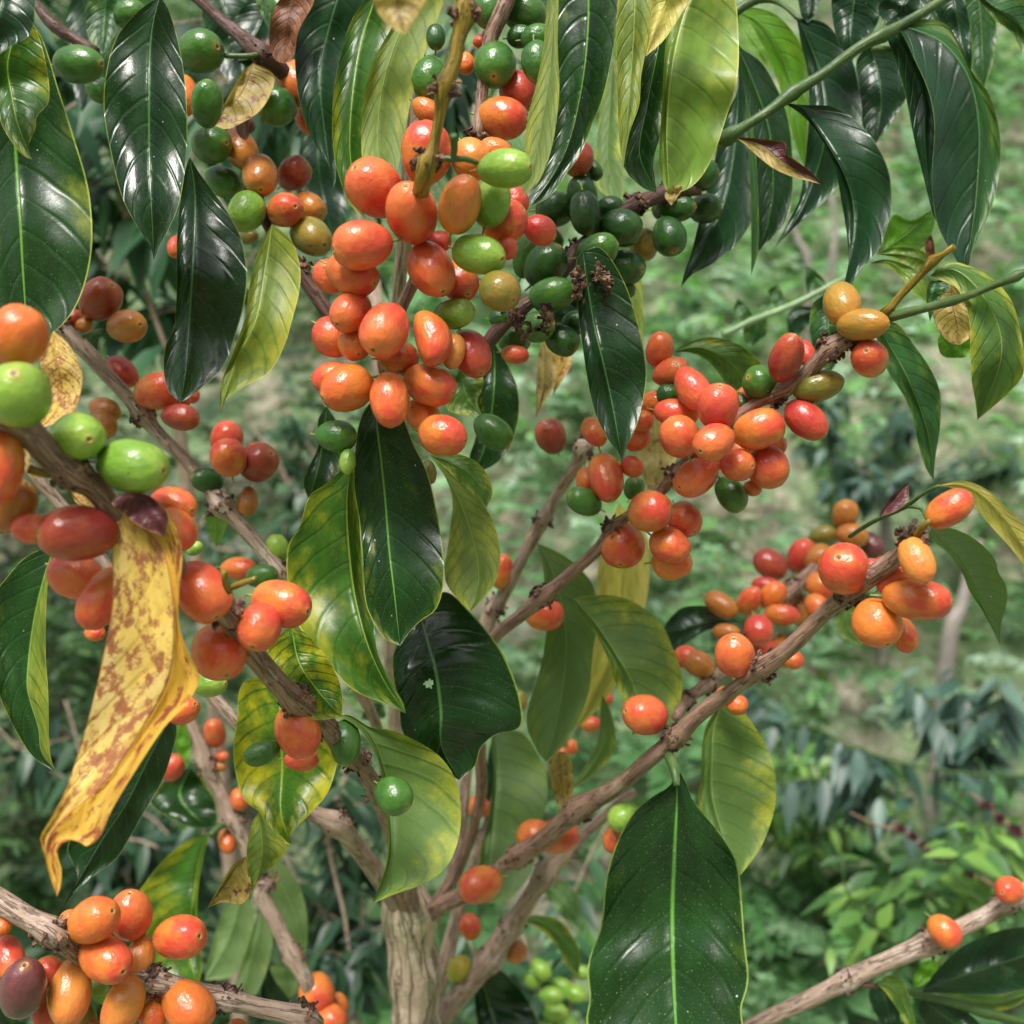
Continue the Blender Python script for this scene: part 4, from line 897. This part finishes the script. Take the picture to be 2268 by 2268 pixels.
leaves('''
D BG | .47 .47 .1 -.1 under | 1130,1010 1150,1120 1160,1240 | 1095,1060 1120,1170 | 1215,1080 1190,1180
D DY | .37 .365 .02 .45 twoYG | 290,1225 235,1400 178,1650 146,1932 160,2050 205,2200 222,2330 300,2440 | 150,1280 50,1380 -30,1500 -50,1700 -10,2000 50,2150 120,2280 190,2370 | 272,1300 250,1500 244,1800 257,2000 262,2250 272,2360
G DK | .42 .41 -.1 -.2 bow.01 | 905,300 790,520 670,760 550,940 450,1110 338,1305 | 780,400 640,600 500,800 365,970 392,1075 408,1160 | 945,340 930,450 865,640 770,800 695,935 620,1050 500,1140 400,1230
''', LU)

# ---- the stem standing left of the trunk
LV = branch_thing('thin knotty grey stem standing upright to the left of the forked trunk',
  [('G 2050,2350,.58,40 G 1720,1900,.57,38 G 1640,1710,.56,38 G 1560,1560,.56,44* G 1480,1400,.56,40 G 1400,1240,.56,46 G 1430,1160,.56,40*', 'grey', 'stem', dict(crud=1)),
   ('G 1400,1240,.56,34 G 1330,1020,.56,38 G 1250,840,.56,44* G 1180,700,.56,38 G 1105,540,.56,44* G 1070,420,.56,34 G 1020,310,.56,30 G 960,150,.56,26', 'grey', 'stem', dict(crud=.9))])
cherries('''
G 1150,375 82 60 -88 5 r ; 1190,500 38 30 0 0 r ; 920,560 80 66 -60 5 R ; 1282,730 60 52 70 10 q ; 1215,958 62 48 60 10 o
G 1180,555 34 26 0 0 b ; 1815,1825 60 46 60 0 q ; 1695,1768 104 94 60 15 q ; 1755,1905 108 82 0 5 q
''', LV)
twig('G 1240,860,.56,18 G 1180,875,.555,18 G 1120,925,.55,18', 'green', LV)
leaves('''
G GP | .55 .54 .05 .3 | 1130,905 1090,960 1050,1150 1025,1350 1015,1550 1060,1745 | 1000,955 875,1055 775,1180 748,1230 765,1400 800,1550 880,1690 | 1095,1010 1062,1200 1057,1380 1080,1600
G DY | .60 .60 .05 -.1 | 1020,560 960,700 1020,800 1130,892 | 900,620 800,740 900,825 1020,880 | 1090,640 1150,740 1162,850
G PA | .62 .62 .05 -.1 under | 1290,1200 1250,1400 1180,1560 1095,1700 | 1205,1290 1150,1450 1110,1600 | 1360,1320 1330,1500 1250,1670
G PA | .61 .60 .05 -.1 under | 1400,1260 1380,1450 1330,1620 1290,1792 | 1375,1350 1300,1600 1252,1740 | 1460,1380 1440,1600 1370,1772
G PA | .62 .62 .05 -.1 under | 1450,1055 1500,1180 1580,1350 1632,1565 | 1440,1160 1475,1300 1560,1480 | 1525,1085 1605,1200 1642,1350 1645,1480
G PA | .63 .63 .05 -.1 under | 1500,1600 1520,1700 1540,1790 | 1440,1640 1460,1740 | 1590,1650 1585,1760
G DK | .62 .62 .3 .3 | 1440,1620 1430,1740 1480,1820 1600,1860 | 1405,1650 1400,1800 1480,1860 | 1460,1680 1520,1760
G BG | .60 .60 .05 -.1 | 940,330 960,430 1010,550 | 930,400 960,520 | 1000,330 1020,450
G YG | .61 .61 .05 -.1 | 1040,590 1080,660 1130,730 | 1035,640 1090,710 | 1080,590 1130,670
''', LV)

# ---- lower left branch with its orange cluster
LL = branch_thing('thick branch across the lower left corner with orange cluster and one shrivelled purple cherry',
  [('G -120,1190,.35,60 G 0,1275,.35,60 G 150,1370,.35,58 G 290,1450,.35,62* G 420,1560,.36,50 G 600,1650,.37,48 G 820,1700,.37,52* G 1000,1745,.375,50 G 1200,1800,.38,56* G 1400,1850,.385,48 G 1620,1890,.39,52* G 1700,1930,.395,38', 'grey', 'stem', dict(crud=1.3))])
cherries('''
G 380,1375 62 56 0 0 q @.38 ; 0,1410 62 50 0 0 o ; 255,1650 60 80 0 0 q ; 245,1850 100 80 60 0 q ; 830,1812 52 40 0 0 r @.37 ; 460,1880 70 50 60 0 y ; 1270,1935 60 30 0 0 o @.39 ; 490,1965 60 50 0 0 q
G 50,1580 116 76 60 5 r
G 570,1742 106 78 0 5 l ; 700,1345 140 112 -85 20 r ; 815,1890 86 70 60 5 q ; 745,1590 120 82 95 5 O
G 500,1378 150 118 -30 12 o ; 960,1467 160 116 -18 12 q
G 660,1832 148 104 112 8 O ; 370,1768 160 112 80 8 O ; 558,1578 174 116 10 14 q ; 1005,1838 156 122 35 10 o
G 122,1742 184 122 -72 5 p
''', LL, back=.5)

# ---- lower right branch
LR = branch_thing('bare pale-brown branch crossing the lower right corner with two orange cherries',
  [('I 330,2080,.50,34 I 450,1960,.50,38 I 700,1840,.50,42 I 980,1700,.50,46* I 1200,1590,.50,48 I 1440,1490,.50,54* I 1650,1390,.50,44 I 1850,1280,.50,46* I 2000,1180,.50,40', 'grey', 'stem', dict(crud=1.2)),
   ('I 1200,1720,.53,14 I 1390,1780,.53,22 I 1560,1820,.53,24 I 1720,1870,.53,26* I 1960,1930,.53,22', 'green', 'stem', dict(crud=0)),
   ('I 1000,1710,.50,16 I 1120,1730,.50,14 I 1200,1722,.52,10', 'dark', 'stem', dict(crud=0))])
cherries('''
I 1507,1436 92 78 45 25 q @.485 ; 1855,1212 86 70 185 15 q @.485
''', LR)
leaves('''
I DB | .52 .50 -.05 -.15 h:.56,.66,.045 | 1385,1762 1550,1690 1750,1625 1950,1560 2150,1480 | 1470,1640 1600,1520 1760,1445 1900,1415 2060,1410 | 1500,1768 1700,1778 1860,1768 2030,1690
I GY | .55 .55 -.05 -.15 | 1500,1780 1650,1810 1800,1820 2000,1760 | 1640,1770 1800,1760 1930,1740 | 1600,1830 1740,1865 1880,1840
I GY | .50 .51 -.2 .1 | 1140,1712 1230,1740 1300,1850 1375,2020 | 1220,1670 1290,1710 1335,1850 | 1190,1760 1260,1860 1310,1960
I DB | .53 .53 -.05 -.1 | 1380,1790 1480,1870 1620,1970 1750,2080 | 1450,1810 1600,1850 1720,1960 | 1370,1880 1470,2000 1600,2080
I BG | .54 .54 .1 .1 | 1345,1740 1390,1670 1445,1590 | 1340,1690 1370,1620 1410,1595 | 1400,1720 1460,1660 1470,1610
I DB | .54 .54 .1 .1 | 1150,1700 1190,1800 1220,1920 1260,2020 | 1100,1770 1150,1900 | 1240,1800 1270,1900
''', LR)
# ------------------------------------------------------------------ setting: the slope behind
rng = np.random.default_rng(7)
def fbm(x, y, s=1.0, seed=0.0, o=4):
    return np.array([mnoise.fractal(Vector((a * s, b * s, seed)), .6, 2.0, o) for a, b in zip(x, y)])
def hill_z(x, y):
    x = np.asarray(x, float); y = np.asarray(y, float)
    t = np.clip(y - 1.45, 0, None)
    z = .80 * (np.sqrt(t * t + .04) - .2) * (t > 0)
    b = np.clip(-1.3 - y, 0, None); z = z + 1.0 * (np.sqrt(b * b + .09) - .3) * (b > 0)      # unseen rise added behind the lens to block the low sky
    return np.minimum(z, 18 + .1 * np.abs(y - 20)) + np.clip(x * .05, -1, 1) * (t > 0) * np.minimum(t, 1)
def ground():
    xs = np.r_[np.linspace(-40, -4, 14), np.linspace(-3.8, 3.8, 110), np.linspace(4, 40, 14)]
    ys = np.r_[np.linspace(-30, 0, 24), np.linspace(.2, 6, 110), np.linspace(6.3, 60, 30)]
    X, Y = np.meshgrid(xs, ys); x, y = X.ravel(), Y.ravel()
    z = hill_z(x, y) + .10 * fbm(x, y, .9) * (y > .3) + .025 * fbm(x, y, 6.0, 4.0)
    nx, ny = len(xs), len(ys); id_ = np.arange(nx * ny).reshape(ny, nx)
    F = np.stack([id_[:-1, :-1], id_[:-1, 1:], id_[1:, 1:], id_[1:, :-1]], -1).reshape(-1, 4)
    g = NG('soil_and_litter'); tc = g.n('ShaderNodeTexCoord'); v = tc.outputs['Object']
    n1 = g.noise(v, 2.2, 5.0, .6); n2 = g.noise(v, 22.0, 5.0, .7); n3 = g.noise(v, 6.0, 4.0)
    c = g.mix(g.ramp(n2, .35, .65), (.15, .135, .095), (.36, .33, .25))
    c = g.mix(g.ramp(n1, .40, .52), c, g.mix(g.ramp(n2, .4, .6), (.095, .155, .07), (.19, .26, .13)))
    c = g.mix(g.math('MULTIPLY', g.ramp(n3, .58, .66), .5), c, (.30, .28, .22))
    p = g.principled(Base_Color=c, Roughness=.95, Normal=g.bump(n2, .6, .02))
    me = mesh_np('hillside', np.c_[x, y, z], F, g.done(p.outputs[0]))
    o = new_obj('hillside', me); o['kind'] = 'structure'; o['label'] = 'grassy brown hillside rising behind the coffee trees'
    return o
GROUND = ground()

def tint_leaf_material(name, rough=.45, trans=.3, spec=.4):
    g = NG(name); a = g.n('ShaderNodeAttribute', attribute_type='GEOMETRY', attribute_name='tint')
    p = g.principled(Base_Color=a.outputs['Color'], Roughness=rough); p.inputs['Specular IOR Level'].default_value = spec
    t = g.n('ShaderNodeBsdfTranslucent'); g.put(t.inputs[0], g.mix(1.0, a.outputs['Color'], (1.05, 1.2, .6), 'MULTIPLY'))
    m = g.n('ShaderNodeMixShader'); m.inputs[0].default_value = trans
    g.t.links.new(p.outputs[0], m.inputs[1]); g.t.links.new(t.outputs[0], m.inputs[2]); return g.done(m.outputs[0])
WEED = tint_leaf_material('weed_leaf', .55, .32, .3)
BUSH = tint_leaf_material('far_coffee_leaf', .42, .22, .45)

def blades(P, D, N, L, W, colr, droop=.25, nseg=3, fold=.25):
    """many narrow leaves at once: base P, direction D, face normal N, length L, width W"""
    n = len(P); S = np.cross(D, N); S /= np.linalg.norm(S, axis=1)[:, None] + 1e-9
    prof = {4: [0.10, .85, .95, .45, 0.02], 3: [.12, 1.0, .75, .03], 2: [.2, 1.0, .05]}[nseg]
    k = len(prof); V = np.zeros((n, k, 3, 3)); 
    for i, wv in enumerate(prof):
        t = i / (k - 1); c = P + D * (L * t)[:, None]; c[:, 2] -= (droop * L * t * t)
        V[:, i, 0] = c - S * (W * wv * .5)[:, None] + N * (fold * W * wv * .5)[:, None]
        V[:, i, 1] = c
        V[:, i, 2] = c + S * (W * wv * .5)[:, None] + N * (fold * W * wv * .5)[:, None]
    base = (np.arange(n) * k * 3)[:, None]
    f = []
    for i in range(k - 1):
        for j in (0, 1): f.append([i * 3 + j, i * 3 + j + 1, (i + 1) * 3 + j + 1, (i + 1) * 3 + j])
    F = (base[:, :, None] + np.array(f)[None]).reshape(-1, 4)
    return V.reshape(-1, 3), F, np.repeat(colr, k * 3, axis=0)
def unit(a): return a / (np.linalg.norm(a, axis=-1, keepdims=True) + 1e-9)

def undergrowth():
    Vs, Fs, Cs = [], [], []; off = 0
    # sprigs of small paired leaflets standing and nodding over the slope
    n = 14500
    y = 1.15 + rng.random(n)**.85 * 4.2; x = (rng.random(n) - .5) * 2 * (.80 * y + .45)
    den = fbm(x, y, 1.5, 9.0) ; keep = rng.random(n) < np.clip(.85 + den * 2.4, .22, 1); x, y = x[keep], y[keep]; n = len(x)
    z = hill_z(x, y)
    kind = fbm(x, y, .8, 20.0)
    pal = np.array([(.105, .215, .095), (.16, .28, .155), (.25, .35, .25), (.13, .27, .09), (.070, .145, .075), (.28, .36, .20)])
    for q in range(n):
        m = 7 + int(rng.integers(0, 6)); hgt = rng.uniform(.02, .34); az = rng.uniform(0, 2 * math.pi); Ls = rng.uniform(.07, .20)
        b = np.array((x[q], y[q], z[q] + hgt)); d = unit(np.array((math.cos(az), math.sin(az), rng.uniform(-.3, 1.9))))
        t = np.linspace(.1, 1, m); c = b + d * (t * Ls)[:, None]; c[:, 2] -= t * t * Ls * .5
        s = unit(np.cross(d, (0, 0, 1))); u = unit(np.cross(s, d))
        P = np.vstack([c, c]); D = unit(np.vstack([np.tile(s + d * .35 - u * .15, (m, 1)), np.tile(-s + d * .35 - u * .15, (m, 1))]) + rng.normal(0, .16, (2 * m, 3)))
        N = unit(np.tile(u, (2 * m, 1)) + rng.normal(0, .25, (2 * m, 3)))
        sc = rng.uniform(.8, 1.9); L = rng.uniform(.018, .034, 2 * m) * sc * (1.05 - .35 * np.r_[t, t]); W = L * rng.uniform(.34, .46)
        i = int(np.clip((kind[q] * 3 + rng.normal(0, 1.1)) + 2.0, 0, 5)); c0 = pal[i] * (np.array((.80, 1.0, .72)) if y[q] < 1.9 else 1.0) * rng.uniform(.75, 1.35) * (.74 + .72 * min(1, max(0, (y[q] - 1.5) / 1.3))) * (.42 if x[q] < -.16 * y[q] + .1 * kind[q] else 1.0)  # haze and shade put into the colour: paler farther off, darker on the left
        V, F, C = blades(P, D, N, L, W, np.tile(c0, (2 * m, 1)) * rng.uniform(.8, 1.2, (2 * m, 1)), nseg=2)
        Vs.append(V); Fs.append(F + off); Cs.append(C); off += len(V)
    # short grass and dry straw low on the soil
    n = 34000; y = 1.0 + rng.random(n)**.8 * 4.2; x = (rng.random(n) - .5) * 2 * (.80 * y + .45); z = hill_z(x, y)
    g = rng.random(n)[:, None]; c = np.where(g < .62, np.array([(.16, .24, .11)]), np.array([(.40, .37, .27)])) * rng.uniform(.6, 1.4, (n, 1))
    D = unit(np.c_[rng.normal(0, .7, n), rng.normal(0, .7, n), np.ones(n)]); N = unit(np.cross(D, rng.normal(0, 1, (n, 3))))
    c = c * np.where(x < -.16 * y, .45, 1.0)[:, None]  # grass on the left darkened in its colour to stand for shade
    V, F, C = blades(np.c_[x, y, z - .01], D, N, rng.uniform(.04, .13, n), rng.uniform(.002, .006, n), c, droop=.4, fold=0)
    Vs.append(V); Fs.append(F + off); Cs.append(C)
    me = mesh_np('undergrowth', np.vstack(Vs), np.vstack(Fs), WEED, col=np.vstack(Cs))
    o = new_obj('undergrowth', me); o['kind'] = 'stuff'; o['label'] = 'soft feathery green weeds and grass covering the slope'
    return o
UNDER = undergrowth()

def bush(label, twigs, Lpx, seed, tone=0, droop=.8, berries=None, pairs=9, fruit=None, density=1.0, wk=.36, sub=0, group='coffee bushes on the slope'):
    """a coffee bush farther off: stem from the ground, arching twigs with paired leaves"""
    r = np.random.default_rng(seed)
    T0 = parse(twigs[0])[0]; W0 = unp(T0[:, :2], T0[:, 2]); c = W0[0]
    allp = [parse(t)[0] for t in twigs]
    for q in range(sub):                            # side shoots in all directions
        P = allp[int(r.integers(0, len(twigs)))]; j = int(r.integers(1, len(P))); f = r.random(); p0 = P[j - 1] * (1 - f) + P[j] * f
        an = r.uniform(0, 6.28); Ln = r.uniform(.6, 1.3) * Lpx / TS * 1.3; dv = np.array((math.cos(an), math.sin(an) * .7 - .25)) * Ln; dz = r.uniform(-.10, .22)
        allp.append(np.array([p0, (p0[0] + dv[0] * .5, p0[1] + dv[1] * .5 - Ln * .06, p0[2] + dz * .5, p0[3] * .7), (p0[0] + dv[0], p0[1] + dv[1] + Ln * .05, p0[2] + dz, p0[3] * .5)]))
    gx, gy = c[0], c[1]; gz = float(hill_z(gx, gy)); org = np.array((gx, gy, gz))
    rt = root('coffee_bush', label, 'coffee bush', org, group); ow = Owner(rt, org)
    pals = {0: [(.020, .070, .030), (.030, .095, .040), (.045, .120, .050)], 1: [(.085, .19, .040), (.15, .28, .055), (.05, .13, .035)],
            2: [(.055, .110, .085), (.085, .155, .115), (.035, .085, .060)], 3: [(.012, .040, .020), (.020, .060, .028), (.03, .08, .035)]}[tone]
    Vs, Fs, Cs = [], [], []; off = 0; SV, SF, SU = [], [], []; so = 0
    for P in allp:
        L = max(.06, float(np.sum(np.linalg.norm(np.diff(unp(P[:, :2], P[:, 2]), axis=0), axis=1))))
        n = max(8, int(L / .01)); S = spline(P[:, :4], n); C = unp(S[:, :2], S[:, 2]); R = S[:, 3] / FPX * S[:, 2]
        V, F, uv = tube_arrays(C, R, 6, .05, seed); SV.append(V); SF.append(F + so); SU.append(uv); so += len(V)
        k = int(max(3, pairs * density)); ii = np.linspace(1, n - 1, k).astype(int)
        for q, i in enumerate(ii):
            tg = unit(C[min(i + 1, n - 1)] - C[i - 1])
            for sgn in (-1, 1):
                for rep in range(2 if density > 1.4 else 1):
                    side = unit(np.cross(tg, VIEW if q % 2 else (0, 0, 1.))) * sgn
                    D = unit(side + tg * r.uniform(.2, .7) + np.array((0, 0, -droop * r.uniform(.6, 1.5))) + r.normal(0, .16, 3))
                    N = unit(np.cross(D, np.cross((0, 0, 1.), D)) + np.array((0, -.4, .6)) + r.normal(0, .25, 3)); N = unit(N - D * (N @ D))
                    Lf = Lpx / TS / FPX * P[:, 2].mean() * r.uniform(.75, 1.15) * (1 if q < k - 1 else .6)
                    col = np.array(pals[r.integers(0, 3)]) * r.uniform(.75, 1.3)
                    V, F, Cc = blades(C[i][None], D[None], N[None], np.array([Lf]), np.array([Lf * wk]), col[None], droop=.25, nseg=4, fold=.22)
                    Vs.append(V); Fs.append(F + off); Cs.append(Cc); off += len(V)
    # stem to the ground
    g0 = np.array((c[0], c[1], gz - .02)); m = 24; tt = np.linspace(0, 1, m)[:, None]; C = g0 * (1 - tt) + c * tt + np.sin(tt * math.pi) * np.array((.02, .03, 0))
    V, F, uv = tube_arrays(C, np.linspace(.012, .006, m), 8, .08, seed); SV.append(V); SF.append(F + so); SU.append(uv)
    place('stem', quads_to_mesh('stem', np.vstack(SV) - org, np.vstack(SF), BK['green' if tone in (1, 2) else 'grey'], np.vstack(SU)), ow, org)
    place('foliage', mesh_np('foliage', np.vstack(Vs) - org, np.vstack(Fs), BUSH, col=np.vstack(Cs)), ow, org)
    ow.px = np.vstack([p[:, :2] for p in allp]); ow.dep = np.concatenate([p[:, 2] for p in allp])
    if fruit: cherries(fruit, ow)
    return ow

bush('distant coffee bush at right with long blue-green leaves hanging from an arching twig',
     ['I 1500,1000,1.45,10 I 1200,760,1.45,9 I 1000,440,1.45,8', 'I 1000,440,1.45,9 I 1250,530,1.45,8 I 1600,590,1.45,8 I 2050,610,1.45,7', 'I 1100,540,1.5,9 I 800,340,1.5,7 I 480,330,1.5,6',
      'I 1200,760,1.5,8 I 900,620,1.5,7 I 620,640,1.5,6', 'I 1500,900,1.5,8 I 1750,420,1.5,7 I 1950,180,1.5,6', 'I 1700,560,1.5,7 I 1500,330,1.5,6 I 1400,250,1.5,5', 'I 1750,420,1.52,7 I 1600,150,1.5,6 I 1560,20,1.5,5'], 215, 3, 2, 1.1, pairs=8, wk=.38, sub=9)
bush('pale bright green coffee shoots at lower right behind the bare branch',
     ['I 1500,1560,1.0,10 I 1400,1280,1.0,12 I 1290,1030,1.0,9', 'I 1290,1560,1.0,9 I 1000,1250,1.0,7 I 960,1050,1.0,5', 'I 1500,1560,1.02,9 I 1180,1500,1.02,7 I 900,1520,1.02,6', 'I 1700,1500,1.05,8 I 1850,1100,1.05,7 I 1900,900,1.05,6', 'I 1600,1400,1.05,8 I 1560,1290,1.05,7 I 1750,1200,1.05,6'], 250, 5, 1, .35, pairs=5, wk=.40, sub=7)
bush('dim coffee bush in the upper left corner behind the big hanging leaves',
     ['A 900,1900,.95,14 A 700,1300,.95,12 A 560,600,.95,9 A 420,60,.95,7', 'A 700,1300,1.0,9 A 1000,900,1.0,8 A 1250,300,1.0,6', 'A 700,1500,1.0,9 A 450,1350,1.0,8 A 300,900,1.0,6', 'A 800,1700,1.0,9 A 1250,1500,1.0,8 A 1600,900,1.0,6', 'A 560,600,1.0,8 A 250,300,1.0,7 A 50,0,1.0,5', 'A 800,1300,1.05,8 A 1500,600,1.05,7 A 1700,100,1.0,5', 'A 560,600,1.05,8 A 760,200,1.05,7 A 900,-100,1.0,5'], 330, 8, 0, 1.1, pairs=7, density=1.0, wk=.40, sub=26)
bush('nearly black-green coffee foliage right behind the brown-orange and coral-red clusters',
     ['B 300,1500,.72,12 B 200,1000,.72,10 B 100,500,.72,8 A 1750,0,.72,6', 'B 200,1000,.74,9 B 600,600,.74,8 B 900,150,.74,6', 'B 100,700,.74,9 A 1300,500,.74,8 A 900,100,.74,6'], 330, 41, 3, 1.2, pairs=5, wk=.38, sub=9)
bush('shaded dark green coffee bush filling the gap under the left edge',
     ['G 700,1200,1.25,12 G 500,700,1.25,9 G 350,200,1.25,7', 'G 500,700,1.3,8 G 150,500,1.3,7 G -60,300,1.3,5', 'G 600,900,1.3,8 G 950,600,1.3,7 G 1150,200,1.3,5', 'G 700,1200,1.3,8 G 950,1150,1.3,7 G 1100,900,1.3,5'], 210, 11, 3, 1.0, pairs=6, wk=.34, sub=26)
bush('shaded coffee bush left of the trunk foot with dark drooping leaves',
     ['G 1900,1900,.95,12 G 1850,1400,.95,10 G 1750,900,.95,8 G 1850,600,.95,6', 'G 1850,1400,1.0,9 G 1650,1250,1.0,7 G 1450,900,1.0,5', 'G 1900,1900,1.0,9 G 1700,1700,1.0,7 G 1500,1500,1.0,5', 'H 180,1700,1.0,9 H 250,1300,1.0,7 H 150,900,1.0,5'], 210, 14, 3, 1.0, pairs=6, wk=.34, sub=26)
bush('low coffee bush at bottom centre bearing a bunch of small pale green berries',
     ['H 1300,2050,.80,12 H 1200,1750,.80,10 H 1100,1450,.80,8', 'H 1300,2050,.82,9 H 1380,1700,.82,8 H 1330,1250,.82,6', 'H 1200,1850,.85,9 H 950,1750,.85,7 H 800,1450,.85,5', 'H 1330,1350,.85,8 H 1150,1000,.85,7 H 1000,700,.85,5', 'H 1350,1300,.9,8 H 1480,1000,.9,7 H 1600,800,.9,5'], 240, 17, 0, .7, pairs=5, wk=.36, sub=6,
     fruit='''H 1165,1675 64 52 90 0 l @.80 ; 1205,1640 60 46 40 0 l @.80 ; 1315,1730 64 42 20 0 l @.80 ; 1385,1770 62 46 0 0 l @.80 ; 1260,1780 70 46 -5 0 l @.78 ; 1280,1870 72 46 0 0 l @.79 ; 1420,1655 50 40 0 0 l @.82 ; 1250,1950 60 44 0 0 l @.80 ; 1340,1940 60 44 0 0 l @.80''')
bush('mid-green leafy coffee bush behind the lower middle of the picture',
     ['I 700,1100,1.7,12 I 650,700,1.7,10 I 600,400,1.7,7', 'I 650,700,1.7,8 I 900,600,1.7,7 I 1100,700,1.7,5', 'I 700,1000,1.7,8 I 450,800,1.7,7 I 300,500,1.7,5', 'I 700,1000,1.7,8 I 850,900,1.7,7 I 1050,850,1.7,5'], 150, 21, 1, .7, pairs=8, wk=.40, sub=24)

def dead(spec, label):
    P, _ = parse(spec); W = unp(P[:, :2], P[:, 2]); g0 = W[0].copy(); g0[2] = float(hill_z(g0[0], g0[1])) - .03
    Wl = np.vstack([g0, W]); R = np.r_[P[0, 3], P[:, 3]] / FPX * P[:, 2].mean()
    S = spline(np.c_[Wl[:, [0, 2, 1]], R], 40); C = S[:, [0, 2, 1]]
    V, F, uv = tube_arrays(C, S[:, 3], 10, .12, 5)
    o = place('dead_stem', quads_to_mesh('dead_stem', V - g0, F, BK['dead'], uv), None, g0)
    o['label'] = label; o['category'] = 'dead stem'; o['group'] = 'grey dead stems on the slope'
bush('grey-green coffee bush in soft focus between the middle branches and the far right cluster',
     ['F 900,900,2.1,10 F 850,600,2.1,8 F 800,350,2.1,6', 'F 900,900,2.2,8 F 1200,700,2.2,7 F 1400,500,2.2,5', 'F 1000,900,2.2,8 F 1500,900,2.2,7 F 1850,800,2.2,5'], 120, 31, 2, .9, pairs=7, wk=.45, sub=34)
bush('small dark coffee bush in soft focus left of the middle, under the big coral-red cluster',
     ['D 1600,1100,1.7,10 D 1500,800,1.7,8 D 1350,600,1.7,6', 'D 1600,1100,1.7,8 D 1700,800,1.7,7 D 1500,500,1.7,5', 'D 1600,1200,1.75,8 D 1200,1250,1.75,7 D 1000,1100,1.75,5'], 110, 33, 0, .8, pairs=7, wk=.45, sub=26)
dead('F 1200,1500,2.3,34 F 1190,1100,2.3,30 F 1110,900,2.3,22 F 1040,760,2.3,16', 'grey dead stem rising behind the far right cherries, forked pair left')
dead('F 1190,1080,2.32,24 F 1250,900,2.32,20 F 1380,740,2.32,14', 'thin grey dead stem leaning right, beside the other behind the far right cherries')
dead('F 1530,1760,2.0,44 F 1600,1550,2.0,34 F 1640,1350,2.0,26 F 1700,1200,2.0,18', 'thickest grey dead stem, leaning above the distant blue-green coffee bush')
dead('C 780,1500,2.6,20 C 720,1280,2.6,16 C 690,1150,2.6,12', 'faint grey dead stem below the drooping leaves at top right')
dead('C 900,1500,2.6,18 C 920,1250,2.6,16 C 900,1050,2.6,12', 'second faint grey dead stem, under the middle drooping leaf at top right')

# background twig with dark red dried flowers
def red_twig():
    ow = branch_thing('thin twig dotted with dark red dried flowers at lower right, behind the orange cherries',
        [('I 1800,1210,1.0,9 I 1650,1120,1.0,10* I 1560,1080,1.0,10* I 1480,1040,1.0,9* I 1390,980,1.0,9* I 1270,890,1.0,8* I 1150,870,1.0,6 I 1000,800,1.0,5', 'brown', 'stem', dict(crud=0)),
         ('I 1950,930,1.0,9 I 1870,880,1.0,9* I 1800,830,1.0,8* I 1730,760,1.0,8* I 1650,700,1.0,6', 'brown', 'stem', dict(crud=0))], group='twigs with dried red flowers', name='flower_twig', cat='twig')
    g = NG('dried_red_flower'); p = g.principled(Base_Color=(.055, .010, .014), Roughness=.7); m = g.done(p.outputs[0])
    r = random.Random(4)
    for (x, y) in ((1650, 1125), (1560, 1080), (1480, 1040), (1395, 985), (1270, 890), (1870, 885), (1800, 835), (1730, 765), (1340, 930), (1520, 1050), (1900, 900)):
        c = unp(g2('I', x, y), .99); V = []; F = []
        for q in range(26):
            d = Vector((r.gauss(0, 1), r.gauss(0, 1), r.gauss(0, 1))).normalized(); a = d.orthogonal().normalized(); b = d.cross(a); L = r.uniform(.003, .008); k = len(V)
            V += [a * .0012, b * .0012, -a * .0012, d * L * .7 + a * .003, d * L * .7 - a * .003, d * L]
            F += [(k, k + 1, k + 3), (k + 1, k + 2, k + 4), (k + 3, k + 4, k + 5), (k, k + 3, k + 4), (k, k + 4, k + 2)]
        me = bpy.data.meshes.new('dried_flower'); me.from_pydata(V, [], F); me.materials.append(m); place('dried_flower', me, ow, c)
red_twig()
# pale green bare twig in the middle distance at right
pt = branch_thing('pale green bare twig standing free behind the drooping leaf at right',
    [('C 320,1790,.60,16 C 400,1755,.60,16 C 480,1715,.60,17* C 640,1655,.60,16* C 780,1590,.60,16 C 890,1530,.60,14 C 1050,1440,.62,12', 'pale', 'stem', dict(crud=0, lump=.02)),
     ('C 480,1715,.60,9 C 520,1690,.60,9 C 565,1668,.60,7', 'pale', 'stem', dict(crud=0))], group='bare twigs behind the branches', name='green_twig', cat='twig')
leaves('''
C MG | .61 .62 .1 .1 | 880,1560 830,1500 763,1418 | 850,1600 790,1600 768,1540 | 865,1500 820,1455
C DB | .61 .62 -.1 -.2 | 870,1660 780,1670 700,1700 672,1790 | 800,1640 700,1650 665,1700 | 840,1690 780,1740 720,1790
C MG | .61 .62 .1 .2 | 480,1720 430,1650 398,1595 | 420,1720 380,1660 | 480,1690 440,1630
C MG | .61 .62 -.1 -.2 | 485,1720 500,1780 470,1860 | 430,1760 440,1830 | 550,1700 555,1780 520,1830
C MG | .61 .62 .3 .3 | 640,1655 620,1600 560,1560 | 600,1640 570,1590 | 650,1600 620,1530 580,1540
''', pt)
